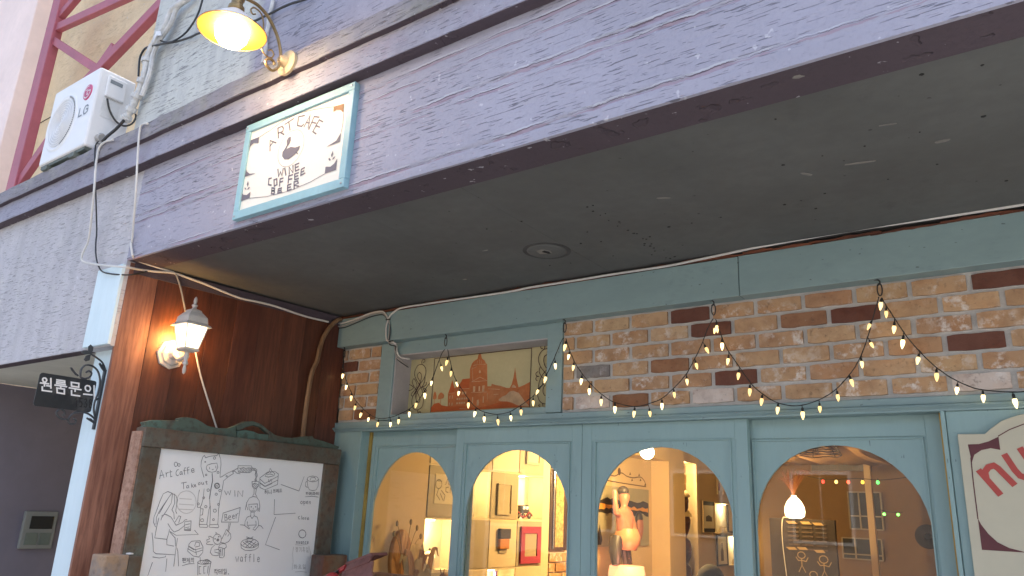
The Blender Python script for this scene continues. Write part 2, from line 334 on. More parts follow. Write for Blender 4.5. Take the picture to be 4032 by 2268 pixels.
# ------------------------------------------------------------------ traced outlines, millimetres in each object's own plane
BOARD_DARK="1903,1621 1905,1658 1923,1627;1902,1634 1918,1639;1928,1649 1935,1631;1931,1642 1934,1649 1939,1651;1947,1661 1954,1632 1960,1635;1943,1652 1955,1655;1986,1667 1979,1663 1976,1652 1979,1643 1986,1639 1992,1643;2005,1658 1997,1657 1995,1650 1999,1645 2005,1648 2005,1658 2009,1646;2021,1676 2015,1676 2014,1669 2020,1647;2011,1663 2023,1665;2037,1681 2030,1679 2030,1672 2036,1650;2027,1666 2039,1669;2051,1664 2064,1668 2061,1675 2054,1676 2050,1669 2053,1661 2059,1658 2067,1662;1977,1689 1977,1685 1974,1681 1971,1679 1966,1680 1963,1684 1961,1688 1961,1693 1963,1697 1967,1698 1971,1698 1975,1694 1977,1689;1990,1687 1990,1684 1988,1681 1986,1680 1983,1681 1980,1683 1979,1686 1979,1690 1981,1692 1983,1693 1986,1693 1989,1690 1990,1687|2011,1608 2035,1613;2021,1610 2027,1583;2047,1599 2040,1598 2039,1591 2043,1587 2048,1590 2048,1600 2052,1588;2061,1608 2065,1591;2072,1605 2064,1598 2076,1592;2078,1599 2084,1601 2081,1606 2078,1604 2078,1598 2083,1595 2087,1597;2106,1610 2106,1608 2104,1606 2102,1605 2099,1605 2097,1607 2096,1610 2096,1612 2098,1614 2100,1615 2103,1615 2105,1613 2106,1610;2111,1616 2115,1608 2120,1607 2123,1611 2121,1618 2125,1608;2135,1624 2139,1609 2143,1611;2131,1619 2141,1621|2120,1640 2107,1665 2096,1689 2094,1710 2098,1731 2105,1740 2113,1729 2133,1737 2152,1741 2171,1743 2175,1752 2182,1752 2186,1742 2194,1730 2200,1705 2202,1671 2205,1645 2214,1648 2239,1665 2274,1682;2276,1668 2251,1651 2227,1630 2227,1605 2225,1571 2222,1533 2223,1496 2227,1463 2230,1430;2107,1582 2105,1558 2108,1526 2110,1505 2122,1504 2129,1514 2133,1547 2130,1588;2126,1506 2130,1470 2133,1429;2130,1499 2141,1498 2142,1472 2133,1470;2161,1660 2169,1627 2167,1585 2167,1544 2175,1511 2171,1495 2172,1462 2172,1428;2159,1660 2167,1627 2164,1585 2165,1544;2176,1511 2183,1471 2188,1428;2133,1429 2137,1417 2175,1416 2180,1422 2173,1429 2133,1429;2187,1428 2188,1417 2233,1415 2237,1420 2231,1430 2187,1428;2125,1687 2128,1696 2148,1704 2177,1709 2185,1691 2178,1671 2158,1665 2138,1668 2126,1679 2125,1687;2141,1688 2143,1680;2173,1696 2175,1687;2156,1677 2163,1679;2166,1732 2166,1729 2164,1727 2161,1726 2157,1726 2155,1728 2153,1731 2154,1734 2156,1736 2159,1737 2162,1736 2165,1734 2166,1732;2117,1710 2117,1709 2116,1708 2115,1708 2114,1708 2112,1709 2112,1710 2112,1711 2113,1712 2114,1713 2116,1712 2117,1712 2117,1710;2196,1667 2196,1665 2194,1663 2191,1662 2189,1663 2186,1664 2185,1666 2185,1669 2187,1671 2190,1671 2192,1671 2195,1669 2196,1667;2134,1652 2134,1650 2132,1649 2130,1648 2128,1648 2126,1650 2125,1651 2126,1653 2127,1655 2129,1655 2131,1655 2133,1654 2134,1652;2159,1584 2159,1581 2157,1579 2154,1578 2150,1578 2147,1580 2146,1583 2146,1586 2148,1588 2152,1589 2155,1588 2158,1586 2159,1584;2221,1584 2221,1582 2219,1580 2216,1579 2212,1579 2210,1581 2208,1584 2209,1587 2211,1589 2214,1589 2217,1589 2220,1587 2221,1584;2204,1567 2204,1564 2202,1562 2199,1562 2196,1562 2193,1564 2192,1566 2193,1569 2194,1571 2197,1572 2200,1571 2203,1569 2204,1567;2159,1509 2159,1506 2157,1504 2154,1503 2151,1504 2148,1506 2147,1508 2147,1511 2149,1513 2152,1514 2155,1513 2158,1511 2159,1509;2212,1492 2212,1488 2209,1486 2205,1485 2201,1485 2197,1488 2196,1491 2196,1495 2199,1498 2203,1499 2207,1498 2210,1495 2212,1492;2152,1448 2152,1444 2149,1442 2146,1441 2141,1442 2138,1444 2136,1448 2137,1451 2139,1453 2143,1454 2147,1454 2151,1451 2152,1448;2208,1451 2208,1449 2206,1448 2204,1447 2201,1447 2199,1449 2198,1451 2198,1454 2200,1455 2202,1456 2205,1455 2207,1454 2208,1451;2244,1652 2244,1651 2243,1649 2241,1649 2239,1649 2237,1650 2236,1652 2236,1654 2238,1655 2240,1655 2242,1655 2243,1654 2244,1652;2275,1676 2275,1674 2274,1673 2272,1672 2270,1673 2269,1674 2268,1675 2268,1677 2269,1678 2271,1678 2273,1678 2274,1677 2275,1676;2140,1548 2140,1546 2138,1544 2136,1543 2133,1544 2131,1545 2130,1547 2130,1550 2132,1551 2134,1552 2137,1552 2139,1550 2140,1548;2117,1520 2117,1518 2115,1516 2113,1515 2110,1516 2108,1517 2107,1519 2107,1522 2109,1523 2111,1524 2114,1524 2116,1522 2117,1520;2224,1521 2223,1519 2222,1517 2219,1516 2216,1517 2214,1518 2213,1521 2213,1523 2215,1525 2217,1525 2220,1525 2222,1523 2224,1521;2211,1606 2210,1600 2205,1595 2198,1592 2190,1594 2184,1598 2181,1605 2182,1611 2186,1616 2194,1618 2201,1617 2208,1612 2211,1606;2207,1606 2207,1601 2203,1597 2197,1595 2191,1596 2187,1600 2184,1605 2185,1610 2188,1614 2194,1615 2200,1614 2205,1611 2207,1606;2189,1599 2189,1609 2198,1601 2201,1612|2240,1584 2253,1566 2259,1583 2271,1567 2274,1587|1973,1562 1952,1568 1932,1557 1923,1527 1915,1488 1907,1457 1910,1434 1922,1416;1973,1561 1964,1548 1948,1520 1927,1481 1919,1458 1922,1427;1976,1559 1978,1521 1959,1482 1943,1454 1942,1445;1973,1561 1994,1553 2005,1534 2005,1506 2005,1485 2012,1475;1985,1559 1994,1518 1986,1490 1998,1475 2004,1451;1958,1536 1942,1504 1929,1473;1930,1454 1927,1412 1927,1370 1955,1367 1985,1364;1966,1468 1987,1459 2004,1440 2018,1424 2047,1436 2058,1448 2067,1449;1978,1430 1997,1408 2014,1395 2035,1403 2062,1425;2011,1438 2024,1465 2034,1462 2029,1434;1990,1406 1989,1389 1985,1364 1989,1341 2023,1335;2058,1440 2089,1444 2094,1401 2062,1403 2058,1440;2064,1427 2084,1431;2065,1413 2086,1419 2074,1409 2090,1409;2064,1405 2091,1405;1994,1397 2026,1381 2136,1385 2114,1403;2035,1368 2036,1312 2039,1250;2040,1327 2047,1312 2062,1250;1993,1395 2023,1370 2032,1335;1910,1391 1920,1359 1931,1313 1945,1304 1993,1301 2034,1298;1933,1291 1963,1286 1992,1290 1992,1294;1935,1268 1924,1215;2000,1282 2004,1229;1941,1462 1953,1470 1966,1468|2250,1482 2340,1510 2340,1442 2248,1441 2250,1482;2298,1437 2294,1398;2290,1437 2289,1400;2259,1476 2265,1448;2259,1476 2270,1476 2269,1464 2263,1463 2275,1461 2277,1451 2265,1448;2283,1459 2294,1465 2290,1471 2283,1469 2283,1458 2290,1451 2298,1455;2304,1465 2314,1469 2309,1475 2304,1472 2304,1463 2310,1456 2317,1460;2321,1478 2325,1459;2323,1471 2327,1480 2333,1483|2261,1363 2260,1351 2254,1343 2243,1340 2232,1343 2222,1352 2217,1363 2218,1375 2225,1384 2235,1387 2247,1384 2256,1375 2261,1363;2228,1388 2225,1396 2232,1390;2229,1365 2229,1364 2228,1364 2227,1364 2226,1364 2225,1364 2225,1365 2225,1366 2225,1367 2226,1367 2227,1367 2228,1366 2229,1365;2247,1375 2247,1374 2246,1374 2245,1373 2243,1374 2242,1374 2242,1375 2242,1376 2243,1377 2244,1377 2245,1377 2246,1376 2247,1375;2248,1360 2248,1358 2246,1356 2243,1355 2240,1356 2237,1358 2236,1360 2237,1363 2238,1365 2241,1365 2244,1365 2247,1363 2248,1360;2245,1360 2245,1359 2244,1358 2243,1358 2241,1358 2239,1359 2239,1360 2239,1362 2240,1363 2242,1363 2243,1363 2245,1362 2245,1360;2216,1369 2198,1377 2190,1375 2198,1365 2184,1361 2185,1355 2202,1354 2185,1347 2187,1341 2212,1339 2221,1341;2263,1365 2272,1386 2280,1408 2292,1398 2306,1388 2312,1369 2302,1353 2284,1345 2261,1349;2280,1382 2283,1392;2293,1377 2299,1388;2231,1339 2215,1325 2212,1305 2225,1293 2245,1290 2263,1294;2231,1315 2252,1319 2266,1308;2234,1307 2262,1300;2253,1327 2265,1282 2283,1280 2289,1288 2286,1320;2264,1320 2271,1290;2274,1320 2280,1290;2252,1329 2258,1341 2274,1345 2289,1341 2294,1328 2283,1320 2267,1326 2253,1327|2097,1344 2107,1355 2129,1357 2150,1357 2170,1330 2173,1306 2156,1286 2127,1291 2095,1313 2097,1344;2097,1334 2132,1318 2167,1326;2094,1323 2134,1306 2169,1316;2100,1331 2127,1317;2133,1322 2142,1296;2126,1334 2130,1352 2147,1350 2152,1334 2132,1330;2080,1251 2110,1258 2138,1258|2155,1263 2165,1208;2223,1263 2221,1205;2224,1262 2220,1257 2208,1255 2190,1254 2172,1255 2159,1259 2154,1263 2158,1268 2170,1271 2187,1271 2205,1270 2219,1266 2224,1262;2163,1284 2168,1262;2175,1258 2186,1272 2200,1275 2215,1269 2207,1257 2184,1256 2192,1268 2206,1265 2191,1257;2175,1244 2165,1245 2171,1213 2180,1213;2202,1246 2189,1244 2194,1214 2201,1216;2212,1245 2213,1214|2075,1282 2083,1282;2077,1282 2079,1273;2081,1282 2082,1273;2076,1273 2085,1273;2086,1283 2088,1271;2087,1278 2090,1278;2089,1283 2092,1271;2081,1269 2082,1264 2094,1264;2096,1281 2102,1281 2103,1274 2099,1267;2097,1275 2103,1275;2105,1274 2108,1274;2107,1282 2110,1265;2111,1283 2115,1263;2126,1278 2126,1276 2125,1275 2123,1275 2121,1275 2120,1277 2119,1278 2119,1280 2120,1282 2122,1282 2124,1282 2125,1280 2126,1278;2130,1283 2132,1272;2122,1269 2133,1269 2134,1263|2247,1229 2255,1229 2255,1223 2249,1218;2248,1224 2255,1225;2260,1231 2263,1217;2262,1224 2266,1224;2251,1215 2263,1215 2265,1207;2278,1228 2270,1228 2273,1213 2281,1213;2271,1220 2279,1220;2281,1220 2284,1220;2283,1229 2286,1209;2289,1230 2292,1208;2305,1225 2305,1223 2304,1221 2302,1220 2300,1221 2298,1223 2297,1225 2297,1227 2299,1229 2300,1229 2303,1229 2304,1227 2305,1225;2310,1230 2313,1217;2301,1215 2313,1215 2314,1211 2301,1211 2302,1207 2316,1207;2327,1207 2327,1207 2326,1206 2326,1206 2325,1206 2325,1207 2324,1207 2324,1208 2325,1208 2325,1208 2326,1208 2326,1208 2327,1207|2296,1588 2302,1561;2317,1561 2314,1588 2344,1561 2342,1590|2276,1682 2295,1693;2293,1670 2313,1668;2277,1680 2293,1670;2295,1705 2370,1710 2376,1702 2376,1682 2363,1676 2303,1675 2295,1690 2295,1705;2297,1695 2310,1694 2325,1698 2341,1696 2356,1699 2373,1699;2305,1677 2313,1693;2313,1677 2321,1694;2321,1676 2331,1694;2328,1676 2340,1694;2338,1676 2349,1695;2347,1677 2359,1696;2356,1677 2367,1696;2364,1678 2373,1693;2376,1699 2394,1699 2406,1693 2406,1680 2414,1665 2409,1651 2414,1638;2378,1690 2392,1690 2401,1684 2399,1670 2406,1657 2401,1644 2405,1638;2386,1695 2403,1688 2403,1675 2409,1663 2405,1650 2409,1638|2387,1635 2392,1613 2405,1601 2417,1602 2428,1615 2426,1638 2387,1635;2391,1622 2405,1629 2426,1621;2398,1609 2411,1625;2404,1605 2421,1623;2410,1603 2426,1617;2394,1615 2403,1626;2405,1601 2408,1577 2402,1566;2418,1601 2417,1575 2426,1566|2374,1513 2373,1534 2385,1556 2405,1564 2427,1562 2444,1545 2452,1519 2454,1493;2371,1500 2372,1526;2384,1500 2382,1513;2443,1495 2443,1511;2448,1496 2448,1511;2386,1526 2436,1530 2439,1504 2427,1492 2409,1490 2394,1501 2386,1526;2405,1515 2404,1514 2404,1514 2403,1513 2402,1513 2401,1514 2400,1515 2401,1516 2401,1516 2402,1517 2403,1517 2404,1516 2405,1515;2429,1516 2429,1515 2429,1514 2428,1514 2427,1514 2426,1515 2425,1516 2425,1517 2426,1517 2427,1517 2428,1517 2429,1517 2429,1516;2408,1498 2415,1495 2424,1498;2415,1510 2415,1503;2404,1490 2407,1471;2423,1491 2426,1473;2407,1473 2387,1466 2378,1445 2380,1426 2407,1411 2411,1416;2426,1473 2445,1467 2456,1446 2460,1427 2442,1405 2429,1409;2391,1445 2393,1428 2405,1418;2440,1448 2446,1429 2432,1414;2399,1428 2446,1430;2405,1471 2416,1460 2421,1467 2428,1473;2353,1430 2378,1428;2459,1428 2476,1425 2488,1413|2430,1655 2472,1686 2515,1693 2539,1681 2542,1629 2469,1599 2438,1609 2430,1655;2431,1650 2464,1630 2539,1670;2432,1633 2467,1617 2539,1650;2434,1630 2467,1614 2508,1632;2459,1665 2467,1679 2478,1684 2484,1706 2499,1690 2517,1682 2513,1671 2481,1662 2462,1664;2469,1672 2487,1678 2507,1675;2480,1689 2494,1685;2483,1651 2485,1640 2493,1639 2494,1651;2502,1654 2504,1639|2564,1630 2683,1603 2706,1679;2535,1555 2544,1481 2677,1491;2555,1469 2515,1337 2604,1312|2804,1671 2800,1663 2787,1657 2768,1654 2749,1655 2734,1660 2728,1667 2732,1675 2745,1681 2764,1684 2783,1683 2798,1679 2804,1671;2728,1665 2737,1630 2751,1612 2776,1609 2797,1614 2807,1633 2806,1669;2730,1654 2720,1650 2723,1629 2736,1623;2750,1661 2751,1674 2778,1678 2788,1665;2760,1658 2781,1661;2729,1575 2774,1580 2818,1577|2715,1546 2715,1542 2713,1540 2710,1539 2706,1540 2703,1542 2702,1545 2702,1548 2704,1551 2708,1552 2711,1551 2714,1549 2715,1546;2721,1553 2727,1532;2722,1550 2733,1551 2734,1543 2724,1541;2740,1545 2750,1548 2747,1554 2740,1551 2742,1542 2751,1541;2757,1553 2760,1540;2759,1548 2765,1553 2770,1540;2708,1477 2699,1472 2701,1463 2712,1463;2720,1479 2723,1461;2738,1466 2738,1464 2736,1462 2733,1462 2730,1462 2728,1464 2727,1466 2728,1468 2729,1469 2732,1470 2735,1469 2737,1468 2738,1466;2750,1472 2744,1469 2750,1465 2745,1460;2758,1464 2770,1466 2765,1471 2759,1468 2761,1460 2771,1461;2762,1388 2762,1382 2759,1376 2754,1372 2748,1369 2741,1368 2733,1369 2726,1372 2720,1376 2716,1382 2714,1388 2714,1394 2717,1400 2721,1405 2728,1408 2735,1409 2742,1408 2749,1405 2755,1400 2760,1395 2762,1388;2761,1388 2760,1382 2758,1377 2754,1372 2748,1370 2741,1369 2734,1370 2727,1373 2721,1377 2717,1382 2715,1388 2715,1394 2718,1400 2722,1404 2728,1407 2735,1408 2742,1407 2749,1404 2755,1400 2759,1394 2761,1388|2473,1343 2471,1337 2465,1331 2454,1326 2440,1323 2425,1323 2409,1324 2395,1327 2383,1332 2375,1338 2371,1344 2373,1350 2379,1356 2389,1361 2402,1364 2418,1365 2434,1364 2449,1361 2461,1356 2469,1350 2473,1343;2371,1344 2377,1323 2400,1312 2429,1310 2457,1314 2474,1324 2473,1343;2383,1350 2424,1325;2392,1356 2449,1329;2418,1355 2461,1335;2385,1336 2411,1354;2402,1327 2432,1352;2424,1323 2456,1350;2444,1327 2468,1343;2403,1356 2403,1367 2414,1369 2432,1367 2439,1358 2424,1352 2403,1356;2403,1367 2399,1375 2414,1369;2432,1367 2435,1375 2427,1369|2472,1598 2475,1597;2469,1593 2480,1594;2479,1587 2479,1585 2478,1584 2476,1583 2474,1583 2472,1585 2471,1587 2471,1589 2473,1590 2474,1591 2476,1591 2478,1589 2479,1587;2481,1589 2486,1589;2484,1599 2487,1579;2493,1598 2495,1584 2505,1586;2508,1601 2511,1581;2522,1604 2523,1596 2532,1596 2530,1605;2522,1600 2531,1601;2520,1590 2536,1591;2538,1604 2544,1605 2545,1600 2539,1599 2539,1593 2546,1594;2547,1599 2549,1599;2548,1606 2550,1591;2553,1607 2555,1590;2570,1607 2561,1607 2562,1598 2572,1599;2559,1593 2575,1594|2730,1598 2738,1598 2738,1592 2733,1586;2731,1593 2738,1594;2743,1600 2745,1585;2744,1593 2748,1594;2752,1599 2760,1599;2754,1599 2756,1589;2758,1599 2759,1589;2753,1588 2762,1590;2762,1594 2765,1594;2764,1600 2766,1587;2770,1601 2772,1586;2776,1600 2786,1600 2786,1596 2777,1595 2778,1589 2788,1590;2789,1602 2792,1587;2790,1595 2795,1595;2803,1600 2799,1600 2800,1591 2804,1592;2808,1600 2804,1600 2805,1592 2809,1592;2809,1596 2812,1596;2811,1602 2813,1589;2817,1603 2819,1588|2705,1351 2706,1341;2705,1348 2708,1351 2711,1351 2713,1341;2719,1351 2720,1343 2723,1341 2726,1342 2726,1351;2725,1351 2728,1341;2739,1350 2736,1351 2734,1348 2735,1342 2738,1340 2740,1344 2740,1351 2742,1340;2747,1351 2749,1340;2748,1348 2750,1351 2754,1350 2756,1340;2769,1349 2765,1351 2763,1348 2763,1343 2767,1340 2770,1342;2777,1345 2784,1346 2782,1351 2779,1351 2777,1347 2778,1341 2782,1340 2785,1342|2353,1283 2361,1261 2362,1277 2369,1261 2369,1283;2390,1280 2384,1282 2380,1275 2383,1264 2388,1261 2392,1267 2390,1281 2395,1260;2413,1292 2407,1294 2406,1288 2411,1260;2403,1280 2414,1282;2438,1292 2432,1294 2431,1288 2436,1259;2427,1280 2438,1281;2454,1294 2460,1258;2479,1268 2491,1270 2487,1278 2481,1279 2479,1270 2482,1259 2488,1257 2493,1261"
BOARD_FAINT="2100,1527 2101,1512 2096,1498 2087,1486 2075,1479 2060,1476 2045,1478 2030,1485 2017,1495 2008,1509 2003,1524 2002,1539 2007,1553 2015,1565 2028,1572 2042,1575 2058,1574 2073,1567 2086,1557 2095,1543 2100,1527;2015,1540 2074,1539;2017,1516 2090,1514;2019,1494 2087,1493;2704,1323 2714,1322 2706,1312;2710,1318 2716,1311;2715,1317 2719,1317;2718,1323 2721,1309;2719,1304 2718,1302 2718,1300 2716,1300 2714,1300 2713,1302 2712,1304 2712,1306 2713,1307 2715,1308 2716,1307 2718,1306 2719,1304;2727,1320 2736,1320 2736,1308 2732,1302;2742,1322 2746,1299;2756,1323 2759,1322;2752,1320 2764,1319;2762,1314 2762,1312 2761,1311 2759,1310 2758,1311 2757,1312 2756,1314 2756,1316 2757,1317 2758,1318 2760,1317 2761,1316 2762,1314;2751,1307 2769,1307;2757,1307 2757,1299;2763,1307 2765,1298;2782,1316 2782,1314 2781,1312 2779,1312 2777,1312 2775,1314 2774,1316 2775,1319 2776,1320 2777,1321 2779,1320 2781,1319 2782,1316;2787,1321 2789,1308;2778,1306 2789,1305 2790,1302 2778,1302 2779,1298 2792,1297;2711,1238 2715,1237;2707,1234 2720,1234;2718,1229 2717,1228 2716,1227 2714,1226 2713,1227 2711,1228 2710,1230 2711,1231 2712,1232 2713,1233 2715,1232 2717,1231 2718,1229;2715,1225 2715,1222;2708,1221 2724,1222;2724,1237 2727,1217;2725,1228 2730,1228;2751,1231 2750,1229 2749,1228 2746,1227 2744,1228 2741,1230 2740,1232 2741,1234 2742,1236 2745,1236 2747,1235 2750,1234 2751,1231;2743,1226 2744,1220;2749,1226 2750,1220;2736,1220 2759,1219;2775,1231 2774,1229 2773,1228 2771,1228 2768,1228 2766,1230 2765,1232 2766,1234 2767,1235 2769,1236 2772,1235 2774,1233 2775,1231;2781,1236 2783,1225;2769,1223 2783,1222 2784,1219 2769,1219 2770,1216 2786,1215;2691,1324 2690,1293 2699,1253 2699,1214;2791,1327 2804,1300 2812,1268;2721,1202 2759,1203 2795,1198;2701,1335 2739,1333 2780,1337"
SIGN_TEXT="-2472,2914 -2482,2963 -2439,2941;-2477,2935 -2459,2951;-2428,2960 -2441,3008 -2414,3009 -2403,2997 -2405,2983 -2433,2983;-2419,2982 -2393,2966;-2397,3013 -2345,3024;-2374,3019 -2358,2976;-2277,3018 -2315,3023 -2314,2984 -2285,2972 -2277,2979;-2270,2966 -2241,3010 -2244,2954;-2260,2982 -2240,2974;-2238,2946 -2215,2995 -2184,2983;-2226,2974 -2200,2962;-2158,2956 -2182,2971 -2212,2929 -2190,2913;-2198,2951 -2173,2937;-2401,2814 -2390,2780 -2382,2799 -2368,2778 -2367,2809;-2357,2808 -2344,2776;-2323,2775 -2331,2808 -2301,2775 -2307,2808;-2272,2809 -2294,2808 -2287,2779 -2266,2781;-2290,2794 -2273,2795;-2436,2784 -2452,2785 -2450,2759 -2430,2752;-2417,2772 -2400,2773 -2393,2746 -2409,2743 -2417,2772;-2359,2766 -2378,2767 -2376,2737;-2377,2753 -2359,2752;-2302,2767 -2325,2767 -2323,2737;-2323,2752 -2302,2750;-2267,2767 -2289,2767 -2284,2742 -2262,2742;-2287,2754 -2268,2755;-2234,2781 -2252,2778 -2250,2752 -2227,2756;-2251,2765 -2235,2767;-2423,2739 -2421,2713 -2404,2709 -2403,2720 -2421,2725 -2405,2724 -2405,2733 -2423,2739;-2360,2724 -2381,2725 -2380,2707 -2356,2706;-2380,2716 -2361,2715;-2304,2728 -2324,2728 -2321,2705 -2298,2704;-2322,2716 -2305,2716;-2280,2702 -2286,2733 -2267,2733 -2259,2722 -2282,2718 -2255,2708"
SIGN_LINE="-2624,3000 -2561,3000 -2491,3012 -2405,3035 -2311,3039 -2211,3026 -2104,3005;-2619,2964 -2625,2920 -2622,2875;-2042,2957 -2039,2916 -2042,2880;-2108,2725 -2186,2710 -2312,2700 -2447,2707 -2564,2725"
SIGN_FILL="-2360,2944 -2345,2943 -2343,2925 -2350,2913 -2359,2905 -2365,2892 -2337,2896 -2309,2886 -2292,2885 -2278,2886 -2283,2871 -2296,2861 -2315,2851 -2340,2843 -2368,2850 -2385,2867 -2386,2886 -2374,2897 -2364,2911 -2369,2932;-2298,2860 -2292,2862 -2282,2849 -2287,2850;-2624,3000 -2561,3000 -2560,2971 -2593,2981 -2613,2972 -2620,2962;-2104,3005 -2045,3000 -2043,2960 -2060,2977 -2085,2985 -2102,2981;-2622,2875 -2626,2833 -2545,2831 -2590,2840 -2612,2855;-2043,2878 -2044,2840 -2119,2838 -2064,2850;-2047,2772 -2047,2726 -2108,2725 -2108,2754 -2080,2747 -2061,2755;-2626,2723 -2624,2764 -2610,2750 -2587,2744 -2563,2753 -2564,2725;-2078,2811 -2074,2797 -2078,2784 -2085,2795;-2098,2783 -2092,2786 -2082,2775 -2089,2773;-2059,2785 -2065,2776 -2074,2773 -2072,2781;-2592,2808 -2585,2792 -2590,2781 -2598,2795;-2610,2781 -2602,2779 -2595,2769 -2602,2772;-2574,2777 -2578,2769 -2588,2768 -2585,2776"
T_MASS="-2816,2053 -2814,2081 -2797,2099 -2761,2103 -2741,2088 -2697,2079 -2701,2148 -2690,2175 -2676,2223 -2656,2177 -2629,2189 -2603,2223 -2554,2224 -2556,2274 -2545,2304 -2531,2317 -2508,2327 -2503,2349 -2489,2365 -2477,2325 -2460,2315 -2449,2298 -2441,2293 -2431,2174 -2406,2173 -2403,2186 -2375,2177 -2346,2172 -2305,2158 -2285,2157 -2274,2175 -2264,2210 -2256,2262 -2245,2206 -2236,2176 -2229,2157 -2194,2167 -2160,2181 -2156,2055"
T_HOLE="-2354,2097 -2331,2114 -2307,2121 -2284,2138 -2260,2141 -2224,2126 -2199,2099 -2187,2083 -2158,2058 -2193,2059 -2233,2066 -2265,2080 -2297,2088 -2338,2091;-2273,2158 -2269,2168 -2260,2173 -2247,2163 -2243,2155;-2526,2179 -2511,2179 -2511,2150 -2526,2149;-2489,2177 -2479,2177 -2479,2151 -2488,2150;-2465,2179 -2449,2180 -2449,2148 -2464,2147;-2636,2121 -2625,2122 -2625,2112 -2636,2111;-2620,2122 -2609,2122 -2609,2112 -2620,2111;-2603,2122 -2592,2122 -2593,2112 -2603,2112;-2587,2122 -2577,2122 -2577,2112 -2587,2112;-2573,2122 -2563,2123 -2563,2112 -2573,2112;-2637,2098 -2625,2098 -2625,2089 -2637,2088;-2619,2098 -2607,2098 -2607,2089 -2619,2089;-2602,2098 -2591,2099 -2592,2089 -2603,2089;-2586,2098 -2575,2099 -2576,2090 -2586,2090;-2601,2153 -2590,2154 -2590,2139 -2601,2139;-2582,2154 -2571,2154 -2571,2139 -2581,2138;-2687,2137 -2681,2137 -2682,2121 -2687,2120;-2670,2137 -2664,2138 -2665,2120 -2670,2120;-2687,2099 -2681,2100 -2682,2084 -2687,2083;-2669,2098 -2663,2099 -2663,2083 -2669,2082;-2496,2104 -2484,2107 -2480,2090 -2482,2075 -2496,2074;-2457,2122 -2450,2122 -2449,2088 -2456,2088;-2529,2121 -2522,2121 -2521,2088 -2528,2088;-2494,2256 -2487,2265 -2479,2256 -2481,2248 -2491,2248"
T_LIGHT="-2538,2204 -2483,2226 -2433,2204;-2538,2204 -2433,2204;-2531,2293 -2497,2295 -2448,2293;-2545,2273 -2509,2284;-2645,2171 -2552,2169;-2538,2146 -2432,2144;-2424,2160 -2349,2153;-2385,2128 -2356,2128;-2347,2103 -2283,2115 -2228,2130;-2610,2064 -2544,2059;-2701,2150 -2652,2151;-2539,2283 -2530,2210;-2425,2104 -2427,2137;-2494,2321 -2491,2300;-2481,2316 -2478,2299;-2507,2315 -2508,2298"
T_DARK="-2627,2172 -2605,2222 -2554,2222 -2552,2169;-2697,2151 -2676,2219 -2655,2173 -2657,2153;-2816,2053 -2814,2079 -2797,2097 -2761,2101 -2741,2086 -2677,2077 -2589,2078 -2502,2062 -2418,2071 -2337,2087 -2297,2086 -2236,2063 -2156,2055"
T_TREE="-2797,2167 -2789,2160 -2782,2142 -2781,2128 -2792,2121 -2807,2126 -2807,2140 -2803,2157;-2772,2127 -2769,2145 -2759,2155 -2750,2159 -2731,2148 -2726,2136 -2731,2125 -2751,2123 -2765,2120"
T_TRUNK="-2796,2125 -2794,2097;-2750,2125 -2749,2097"
T_BORDER="-2816,2053 -2814,2353 -2156,2355 -2156,2053"
T_SCROLL="-2907,2326 -2938,2323 -2957,2295 -2959,2270 -2941,2240 -2917,2213 -2895,2183 -2879,2147 -2876,2115 -2884,2084 -2916,2069 -2948,2079 -2962,2108 -2962,2137 -2946,2168 -2921,2206 -2890,2236 -2874,2268 -2876,2297 -2889,2316 -2907,2326;-2921,2282 -2935,2272 -2930,2250 -2908,2220 -2924,2192 -2940,2161 -2929,2124 -2911,2111 -2902,2127 -2915,2152 -2938,2182 -2960,2208 -2972,2231 -2962,2248 -2948,2236 -2933,2207 -2952,2179 -2972,2162 -2965,2149 -2949,2157 -2929,2192 -2905,2241 -2908,2270 -2921,2282;-2907,2326 -2911,2343 -2900,2356 -2888,2350 -2889,2339 -2900,2338;-2913,2067 -2909,2051 -2894,2059 -2890,2052;-3004,2215 -2985,2214 -2958,2196 -2986,2181 -3004,2187;-2865,2222 -2862,2210 -2877,2200 -2896,2197 -2871,2185 -2858,2174 -2870,2171 -2885,2186;-2903,2194 -2927,2171 -2933,2142;-2878,2254 -2879,2221 -2900,2191"
T_SCROLL_R="-2061,2343 -2082,2340 -2100,2325 -2111,2300 -2106,2271 -2086,2240 -2062,2216;-2060,2312 -2075,2304 -2079,2282 -2071,2258 -2061,2245;-2078,2343 -2074,2356 -2086,2363 -2099,2358 -2097,2348 -2087,2346;-2062,2232 -2081,2214 -2099,2183 -2107,2146 -2109,2114 -2099,2085 -2079,2068 -2062,2065;-2064,2159 -2075,2147 -2077,2125 -2069,2109 -2063,2107;-2099,2251 -2104,2229 -2088,2202 -2068,2185 -2075,2163 -2097,2151;-2112,2229 -2123,2223 -2121,2210 -2103,2204 -2118,2204 -2123,2191 -2114,2184;-2077,2064 -2075,2054;-2096,2063 -2101,2057 -2092,2053"
N_TEXT="-238,1739 -193,1672;-223,1724 -224,1739 -213,1754 -197,1759 -186,1750 -151,1703;-161,1789 -141,1745 -129,1727 -114,1721 -101,1729 -93,1740;-116,1809 -94,1761 -89,1740"
N_FILL="-263,1828 -231,1829 -203,1837 -173,1852 -173,1809 -199,1815 -226,1809 -248,1794 -258,1769 -259,1784;-261,1591 -254,1572 -237,1544 -215,1520 -185,1504 -155,1497 -143,1494 -148,1493 -261,1494"
N_LINE="-173,1854 -140,1874 -98,1891;-259,1784 -261,1708 -261,1590"
N_EDGE="-290,1863 -210,1862 -192,1879 -159,1903 -128,1915 -94,1924"
